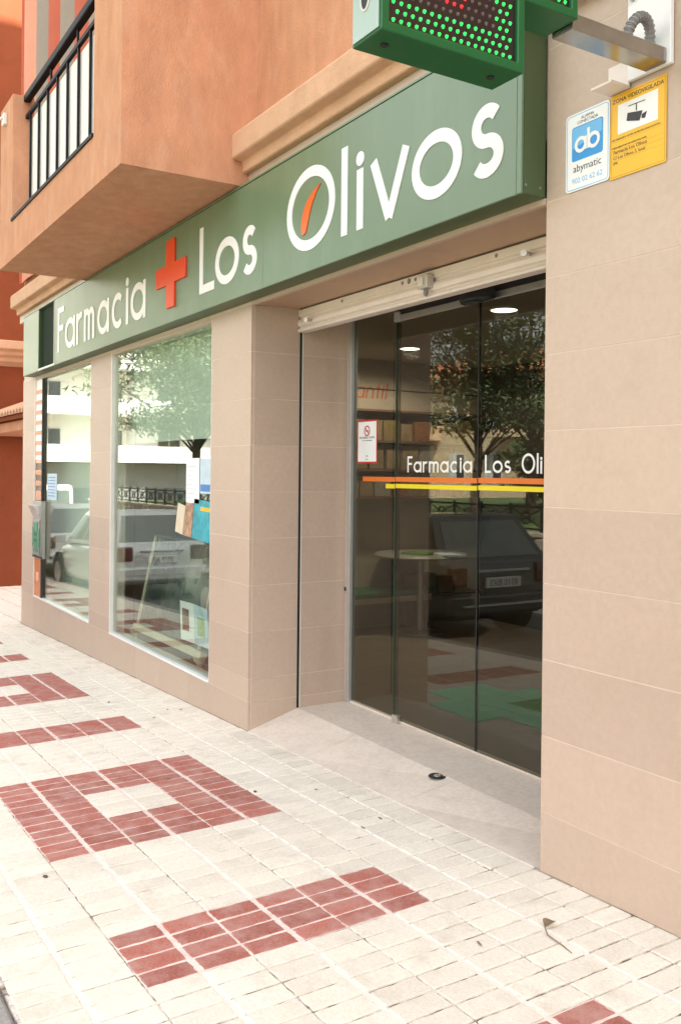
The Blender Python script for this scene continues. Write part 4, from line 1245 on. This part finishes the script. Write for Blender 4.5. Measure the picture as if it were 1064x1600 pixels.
xb = MB().tube((0, -7.25, .73), (.8, -7.25, 1.08), .013, .013, 6).mesh("cross_bar", m_iron)
xb2 = MB().tube((.8, -7.262, .73), (0, -7.262, 1.08), .013, .013, 6).mesh("cross_bar", m_iron)
pst = MB().box(-.02, .02, -7.27, -7.23, .661, 1.16).mesh("post", m_iron)
mb = MB(); ribbon(mb, ell(.4, .905, .11, .11, n=20), .02, -7.262, -7.238); rg = mb.mesh("ring", m_iron)
for i in range(-34, 14):
    x = i * .8
    for nm, me in (("cross_bar", xb), ("cross_bar", xb2), ("post", pst), ("ring", rg)):
        inst(nm, me, (x, 0, 0), fence)

def tree(name, x, y, z0, h, rx, rz, label, seed, limbs=46, per=110, clear=1.9, m_l=m_leaf, leaf=.10, r0=.15):
    """trunk forking into limbs that reach points spread through the crown, flat feathery leaf sprays along them"""
    rt = random.Random(seed)
    t = thing(name, label, "tree", (x, y, z0), "trees across the street")
    tr, cw = MB(), MB()
    base = Vector((x, y, z0 - .1)); top = Vector((x + rt.uniform(-.3, .3), y + rt.uniform(-.3, .3), z0 + h * .62))
    stem = [base.lerp(top, k / 7) + Vector((rt.uniform(-.07, .07), rt.uniform(-.07, .07), 0)) * min(k, 3) for k in range(8)]
    for k in range(7):
        tr.tube(stem[k], stem[k + 1], r0 * (1 - .11 * k), r0 * (1 - .11 * (k + 1)), 9, cap=False)
    def spray(p, size, n):
        ax = Vector((rt.gauss(0, 1), rt.gauss(0, 1), rt.gauss(0, .25))).normalized()
        for _ in range(n):
            e = p + Vector((rt.gauss(0, size), rt.gauss(0, size), rt.gauss(0, size * .22)))
            a = (ax * .3 + Vector((rt.gauss(0, .8), rt.gauss(0, .8), rt.gauss(0, .5)))).normalized()
            b = a.cross(Vector((rt.gauss(0, .5), rt.gauss(0, .5), 1))).normalized() * leaf * rt.uniform(.22, .42)
            a = a * leaf * rt.uniform(.7, 1.4)
            cw.quad(e - a, e + b, e + a, e - b)
    czc = z0 + clear + rz * .92
    for _ in range(limbs):
        while True:
            q = Vector((rt.uniform(-1, 1), rt.uniform(-1, 1), rt.uniform(-1, 1)))
            if .35 < q.length < 1: break
        tgt = Vector((x + q.x * rx, y + q.y * rx, czc + q.z * rz))
        f = min(.98, max(clear / h / .62 * .75, (tgt.z - z0) / h * .75))
        k = f * 7; i = min(6, int(k))
        p = stem[i].lerp(stem[i + 1], k - i)
        r = r0 * .30 * (1 - .5 * f)
        mid = p.lerp(tgt, .5) + Vector((rt.uniform(-.3, .3), rt.uniform(-.3, .3), rt.uniform(.1, .6)))
        pts = [p.lerp(mid, u) * (1 - u) + mid.lerp(tgt, u) * u for u in (0, .25, .5, .75, 1)]
        for a, b in zip(pts[:-1], pts[1:]):
            tr.tube(a, b, r, r * .7, 5, cap=False); r *= .7
        for u in (.45, .6, .75, .88, 1.0):
            kk = u * 4; i = min(3, int(kk)); c = pts[i].lerp(pts[i + 1], kk - i)
            for _k in range(2):
                d = c + Vector((rt.uniform(-1, 1), rt.uniform(-1, 1), rt.uniform(-.12, .22))) * rx * .24
                tr.tube(c, d, .014, .006, 4, cap=False)
                spray(d, rx * .10, per // 10)
    tr.build("trunk", m_bark, t, fix=False)
    cw.build("crown", m_l, t, fix=False)
    return t
tree("street_tree", -20.3, -8.1, .5, 9.0, 4.6, 3.6, "broad feathery tree mirrored in the near shop window", 5, 44, 480, 2.3, leaf=.10, r0=.16)
tree("street_tree", -10.4, -9.2, .5, 8.6, 2.9, 3.3, "slender tree mirrored beside the seam of the glass doors", 21, 34, 380, 2.0, leaf=.085, r0=.12)
tree("street_tree", -13.9, -14.0, .5, 9.5, 3.2, 3.6, "forked tree mirrored in the right glass door", 34, 28, 340, 2.2, leaf=.10, r0=.16)
tree("street_tree", -18.5, -19.0, .5, 4.6, 1.9, 1.5, "low bushy tree mirrored above the door stripes", 44, 36, 140, .4, m_l=m_leaf2, leaf=.12, r0=.10)
tree("street_tree", -4.5, -12.5, .5, 9.0, 3.2, 3.4, "spreading tree across the street near the road end", 61, 44, 90, 2.0, leaf=.11, r0=.16)

def far_window(parent, c, u, w, h, shutter=False, m_f=m_wbuild):
    """c: lower-left corner on the wall face, u: horizontal unit vector, outward normal = u x z"""
    u = Vector(u); nrm = u.cross(Vector((0, 0, 1)))
    def B(a0, a1, z0, z1, d0, d1, nm, m_, par):
        vs = [Vector(c) + u * a + nrm * d + Vector((0, 0, z)) for z in (z0, z1) for a, d in ((a0, d0), (a1, d0), (a1, d1), (a0, d1))]
        return MB().add(vs, [(0, 1, 2, 3), (4, 5, 6, 7), (0, 1, 5, 4), (1, 2, 6, 5), (2, 3, 7, 6), (3, 0, 4, 7)]).build(nm, m_, par)
    f = B(0, w, 0, h, -.02, .03, "window", m_shade_far, parent)
    B(.06, w / 2 - .03, .06, h - .06, .031, .036, "pane", m_pane_far, f)
    B(w / 2 + .03, w - .06, .06, h - .06, .031, .036, "pane", m_shade_far if shutter else m_pane_far, f)
    return f
wb = thing("apartment_building", "white apartment block with long balconies at the street end", "building", (-52, -14, -2))
MB().box(-62, -52, -34, 3, -2.4, 14.5).build("wall", m_wbuild, wb)
MB().box(-51.99, -51.6, -34, 3, -2.4, 2.15).build("ground_floor", m_gbuild, wb)
for z in (2.2, 5.1, 8.0, 10.9):
    MB().box(-51.995, -50.6, -33.5, 2.5, z, z + .22).build("balcony_slab", m_wbuild, wb)
    MB().box(-50.75, -50.6, -33.5, 2.5, z + .221, z + 1.05).build("parapet", m_wbuild, wb)
    for k in range(9):
        yy = 1.0 - k * 3.9
        far_window(wb, (-51.99, yy - 1.6, z + .35), (0, 1, 0), 1.6, 1.75, k % 2 == 0)
for k in range(6):
    yy = -2 - k * 5.2
    MB().box(-51.595, -51.55, yy - 2.6, yy, -2.3, .6).build("garage_door", m_pane_far, wb)
MB().box(-62.2, -50.4, -34.2, 3.2, 14.5, 14.8).build("roof", m_wbuild, wb)
bb = thing("cream_house", "cream apartment house with an orange tiled roof across the garden", "building", (-30, -32, 0))
MB().box(-47, -12, -42, -31, -.5, 7.3).build("wall", m_bbuild, bb)
MB().prism([(-30.3, 7.25), (-30.3, 7.42), (-36.5, 9.6), (-42.7, 7.42), (-42.7, 7.25)], -47.6, -11.4, 0).build("roof", m_roof, bb)
for z in (1.2, 4.1):
    for k in range(10):
        far_window(bb, (-14.5 - k * 3.3, -30.995, z + .2), (-1, 0, 0), 1.5, 1.5, True)
for k in range(4):
    xk = -17.5 - k * 7.5
    MB().box(xk - 2.6, xk, -30.99, -29.9, 3.75, 3.9).build("balcony_slab", m_bbuild, bb)
    for i in range(12):
        MB().box(xk - 2.55 + i * .22, xk - 2.53 + i * .22, -29.96, -29.93, 3.9, 4.8).build("balcony_bar", m_iron, bb)
    MB().box(xk - 2.6, xk, -29.97, -29.92, 4.8, 4.85).build("balcony_rail", m_iron, bb)

# ------------------------------------------------------------------ parked cars
def car(name, label, x_rear, yc, paint, L=4.1, Wd=1.72, H=1.46, kind='hatch', plate_txt="3979 BJB", facing=-1):
    z0 = G(x_rear + facing * L / 2, yc) - .125
    c = thing(name, label, "van" if kind == 'van' else "car", (x_rear + facing * L / 2, yc, z0), "vehicles parked along the kerb")
    hw = Wd / 2
    sl = math.atan(GB)
    # local: s runs from 0 (rear) to L (front); world x = x_rear + facing*s
    def P(s, y, z):
        wx = x_rear + facing * s
        return (wx, yc + y * -facing, z0 + z + (wx - (x_rear + facing * L / 2)) * GB)
    van = kind == 'van'
    belt = .92 if not van else 1.05
    # lower body loft: (s, z_bottom, z_top, halfwidth)
    if van:
        st = [(0, .32, 1.02, .90), (.06, .26, 1.05, .97), (.5, .20, 1.05, 1.0), (L - .9, .20, 1.05, 1.0), (L - .25, .22, .98, .96), (L - .05, .28, .82, .88), (L, .36, .70, .80)]
    else:
        st = [(0, .36, .84, .80), (.07, .28, .93, .90), (.35, .22, .96, .97), (1.0, .19, .94, 1.0), (L * .5, .18, .92, 1.0), (L * .72, .19, .90, .99), (L - .55, .20, .82, .95), (L - .18, .24, .72, .86), (L, .32, .60, .72)]
    ring = []
    for s, zb, zt, k in st:
        w = hw * k
        half = [(0, zb), (w * .86, zb), (w * .97, zb + .10), (w, (zb + zt) / 2), (w * .985, zt - .16), (w * .93, zt - .03), (w * .80, zt), (0, zt + .015)]
        ring.append(half + [(-a, b) for a, b in half[-2:0:-1]])
    mb = MB(); n = len(ring[0])
    for (s, *_), rg_ in zip(st, ring):
        mb.v += [P(s, a, b) for a, b in rg_]
    for i in range(len(st) - 1):
        for j in range(n):
            mb.f.append((i * n + j, i * n + (j + 1) % n, (i + 1) * n + (j + 1) % n, (i + 1) * n + j))
    mb.f += [tuple(range(n)), tuple(range((len(st) - 1) * n, len(st) * n))[::-1]]
    o = mb.build("body", paint, c, smooth=True)
    ss = o.modifiers.new("sub", 'SUBSURF'); ss.levels = ss.render_levels = 2
    # cabin
    if van: base = (.02, L - .95); roof = (.06, L - 1.75)
    elif kind == 'sedan': base = (.75, L - 1.15); roof = (1.35, L - 2.05)
    else: base = (.10, L - 1.10); roof = (.52, L - 1.95)
    zb_, zr = belt - .02, H
    wb_, wr_ = hw * .95, hw * (.90 if van else .74)
    def cab(t, s0, s1):
        return base[s0] + (roof[s0] - base[s0]) * t
    def Q(t, e, y):       # t: 0 belt .. 1 roof, e: 0 rear .. 1 front
        s = (base[0] + (roof[0] - base[0]) * t) * (1 - e) + (base[1] + (roof[1] - base[1]) * t) * e
        return P(s, y * (wb_ + (wr_ - wb_) * t), zb_ + (zr - zb_) * t)
    mb = MB()
    ts = [0, .45, .85, .97, 1.0]
    ins = [1, 1, 1, .96, .86]
    es = [0, .04, .3, .6, .96, 1]
    grid = {}
    prof = []
    for t, k in zip(ts, ins):
        rowp = []
        for e in es: rowp.append(Q(t, .5 + (e - .5) * (1 if t < .98 else .95), k))
        for e in es[::-1]: rowp.append(Q(t, .5 + (e - .5) * (1 if t < .98 else .95), -k))
        prof.append(rowp)
    m_ = len(prof[0])
    for rowp in prof: mb.v += rowp
    for i in range(len(prof) - 1):
        for j in range(m_):
            mb.f.append((i * m_ + j, i * m_ + (j + 1) % m_, (i + 1) * m_ + (j + 1) % m_, (i + 1) * m_ + j))
    mb.f.append(tuple(range((len(prof) - 1) * m_, len(prof) * m_)))
    mb.build("cabin", paint, c, smooth=False, bevel=.03)
    # glazing, set just proud of the cabin
    def pane(pts, off, nm="window"):
        a, b, d = Vector(pts[0]), Vector(pts[1]), Vector(pts[2])
        nrm = (b - a).cross(d - a).normalized()
        ctr = sum((Vector(p) for p in pts), Vector()) / len(pts)
        out = ctr - Vector((x_rear + facing * L / 2, yc, z0 + H * .6))
        if nrm.dot(out) < 0: nrm = -nrm
        up_ = [Vector(p) + nrm * .006 for p in pts]; lo_ = [Vector(p) - nrm * .01 for p in pts]
        k = len(pts)
        MB().add(up_ + lo_, [tuple(range(k)), tuple(range(k, 2 * k))[::-1]] + [(i, (i + 1) % k, k + (i + 1) % k, k + i) for i in range(k)]).build(nm, m_carglass, c)
    pane([Q(.12, 0, -.86), Q(.12, 0, .86), Q(.84, 0, .84), Q(.84, 0, -.84)], 0, "rear_window")
    pane([Q(.10, 1, -.90), Q(.10, 1, .90), Q(.86, 1, .86), Q(.86, 1, -.86)], 0, "windscreen")
    spl = ((.62, .93),) if van else ((.07, .30), (.33, .60), (.63, .95))
    for sg in (1, -1):
        for e0, e1 in spl:
            pane([Q(.12, e0, sg), Q(.12, e1, sg), Q(.82, e1 - .02, sg), Q(.82, e0 + .02, sg)], 0, "side_window")
    # wheels
    for s in (.72, L - .82):
        for sg in (1, -1):
            cx, cy, cz = P(s, 0, .31)
            yo = yc + sg * (hw - .005); yi = yc + sg * (hw - .20)
            w_ = MB()
            w_.tube((cx, yi, cz), (cx, yo, cz), .31, .31, 24); w_.tube((cx, yo, cz), (cx, yo + sg * .012, cz), .31, .29, 24)
            wh = w_.build("wheel", m_rubber, c)
            MB().tube((cx, yo + sg * .0125, cz), (cx, yo + sg * .018, cz), .205, .19, 20).build("rim", m_rim, wh)
            arch = MB(); ribbon(arch, [(cx + .36 * math.cos(R(a)), cz + .36 * math.sin(R(a))) for a in range(-5, 186, 10)], .05, min(yc + sg * (hw - .06), yc + sg * (hw + .004)), max(yc + sg * (hw - .06), yc + sg * (hw + .004)))
            arch.build("wheel_arch", m_black, c)
    def blk(s0, s1, y0, y1, za, zb2, nm, m__, par=c, bev=.01):
        pts = [P(s, y, z) for z in (za, zb2) for s, y in ((s0, y0), (s1, y0), (s1, y1), (s0, y1))]
        return MB().add(pts, [(0, 1, 2, 3), (4, 5, 6, 7), (0, 1, 5, 4), (1, 2, 6, 5), (2, 3, 7, 6), (3, 0, 4, 7)]).build(nm, m__, par, bevel=bev)
    # lamps, bumpers, plates, mirrors
    for sg in (1, -1):
        y0, y1 = sorted((sg * hw * .58, sg * hw * .90))
        blk(-.015, .16, y0, y1, .66, .90 if not van else 1.15, "tail_lamp", m_tail, bev=.03)
        blk(L - .33, L - .02, *sorted((sg * hw * .42, sg * hw * .82)), .56, .70, "head_lamp", m_head, bev=.03)
        blk(L - 1.30, L - 1.14, *sorted((sg * (hw - .02), sg * (hw + .17))), .90, 1.04, "door_mirror", paint, bev=.02)
    blk(-.06, .10, -hw * .90, hw * .90, .34, .56, "rear_bumper", paint, bev=.03)
    blk(L - .12, L + .04, -hw * .84, hw * .84, .28, .46, "front_bumper", paint, bev=.03)
    blk(-.068, -.058, -.62, .62, .43, .455, "bumper_trim", m_steel_rough, bev=.002)
    blk(-.03, .02, -.38, .38, .805, .835, "tailgate_handle", m_rim, bev=.006)
    pz = .63
    pl = blk(-.022, .02, -.26, .26, pz, pz + .115, "licence_plate", m_plate, bev=.003)
    me = text_mesh(plate_txt, .105, m_ink, align='CENTER')
    px, py, pzz = P(-.0235, 0, pz + .02)
    inst("plate_number", me, (px, py, pzz), pl, (R(90), 0, R(90) if facing < 0 else R(-90)))
    blk(L - .03, L + .045, -.55, .55, .47, .55, "grille", m_black, bev=.01)
    return c
m_silver = mat("car_paint_silver", (0.62, 0.64, 0.63), 0.22, 0.03, 3, metal=0.15, coat=0.5)
m_greyp = mat("car_paint_dark_grey", (0.085, 0.095, 0.09), 0.22, 0.03, 3, metal=0.4, coat=0.5)
m_whitep = mat("car_paint_white", (0.72, 0.73, 0.71), 0.25, 0.03, 3, coat=0.5)
car("parked_car", "dark grey hatchback mirrored in the lower part of the glass doors", -2.65, -3.05, m_greyp, 4.05, plate_txt="8510 BXS")
car("parked_car", "silver hatchback mirrored in the near shop window", -9.25, -2.84, m_silver, 4.1, H=1.5, plate_txt="3979 BJB")
car("parked_car", "tall white estate car mirrored in the far shop window", -14.6, -2.98, m_whitep, 4.4, 1.78, 1.62, plate_txt="4216 CFD")
van = car("delivery_van", "white delivery van mirrored far down the street", -29.0, -5.9, m_whitep, 5.2, 1.95, 2.35, 'van', plate_txt="7734 DKL")

# ------------------------------------------------------------------ litter on the pavement
lf = thing("dead_leaf", "curled dry brown leaf lying on the pavement near the pillar", "leaf", (3.054, -.296, G(3.054, -.296)))
mb = MB()
c0 = Vector((3.00, -.33, G(3.0, -.33) + .004)); a = Vector((-.015, .055, 0)); b = Vector((.020, .008, 0))
for i in range(8):
    t0, t1 = i / 8, (i + 1) / 8
    w0, w1 = math.sin(math.pi * t0), math.sin(math.pi * t1)
    h0, h1 = .008 * math.sin(math.pi * t0) + .004, .008 * math.sin(math.pi * t1) + .004
    for sgn in (1, -1):
        mb.quad(c0 + a * t0 + Vector((0, 0, h0 * .4)), c0 + a * t1 + Vector((0, 0, h1 * .4)), c0 + a * t1 + b * w1 * sgn + Vector((0, 0, h1 * 1.6)), c0 + a * t0 + b * w0 * sgn + Vector((0, 0, h0 * 1.6)))
mb.build("blade", m_brownleaf, lf, fix=False)
MB().path([c0 + Vector((0, 0, .004)), c0 + Vector((.045, -.03, .004)), c0 + Vector((.12, -.035, .003)), c0 + Vector((.17, -.045, .002))], .0022, 6).build("stalk", m_brownleaf, lf)
rl = random.Random(5)
for k in range(16):
    x, y = rl.uniform(-2.5, 3.3), rl.uniform(-1.75, -.06)
    z = G(x, y) + .0025
    if k % 3 == 0:
        r = rl.uniform(.006, .013)
        mb = MB().lathe([(0, .002), (r * .8, .0018), (r, 0)], (0, 0, 0), 9)
        o = inst("gum_spot", mb.mesh("gum_spot", m_gum), (x, y, z), None, (0, 0, rl.uniform(0, 3)), (1.3, .8, 1))
        tag(o, "small dark flattened spot of gum on the cream paving", "gum spot", "gum spots on the pavement")
    else:
        mb = MB().bbox(-.012, .012, -.004, .004, 0, .004, .0012)
        o = inst("leaf_scrap", mb.mesh("leaf_scrap", m_brownleaf), (x, y, z - .0005), None, (0, 0, rl.uniform(0, 3)), (rl.uniform(.5, 1.2), rl.uniform(.6, 1.2), 1))
        tag(o, "tiny scrap of dry leaf lying on the cream paving", "leaf scrap", "leaf scraps on the pavement")
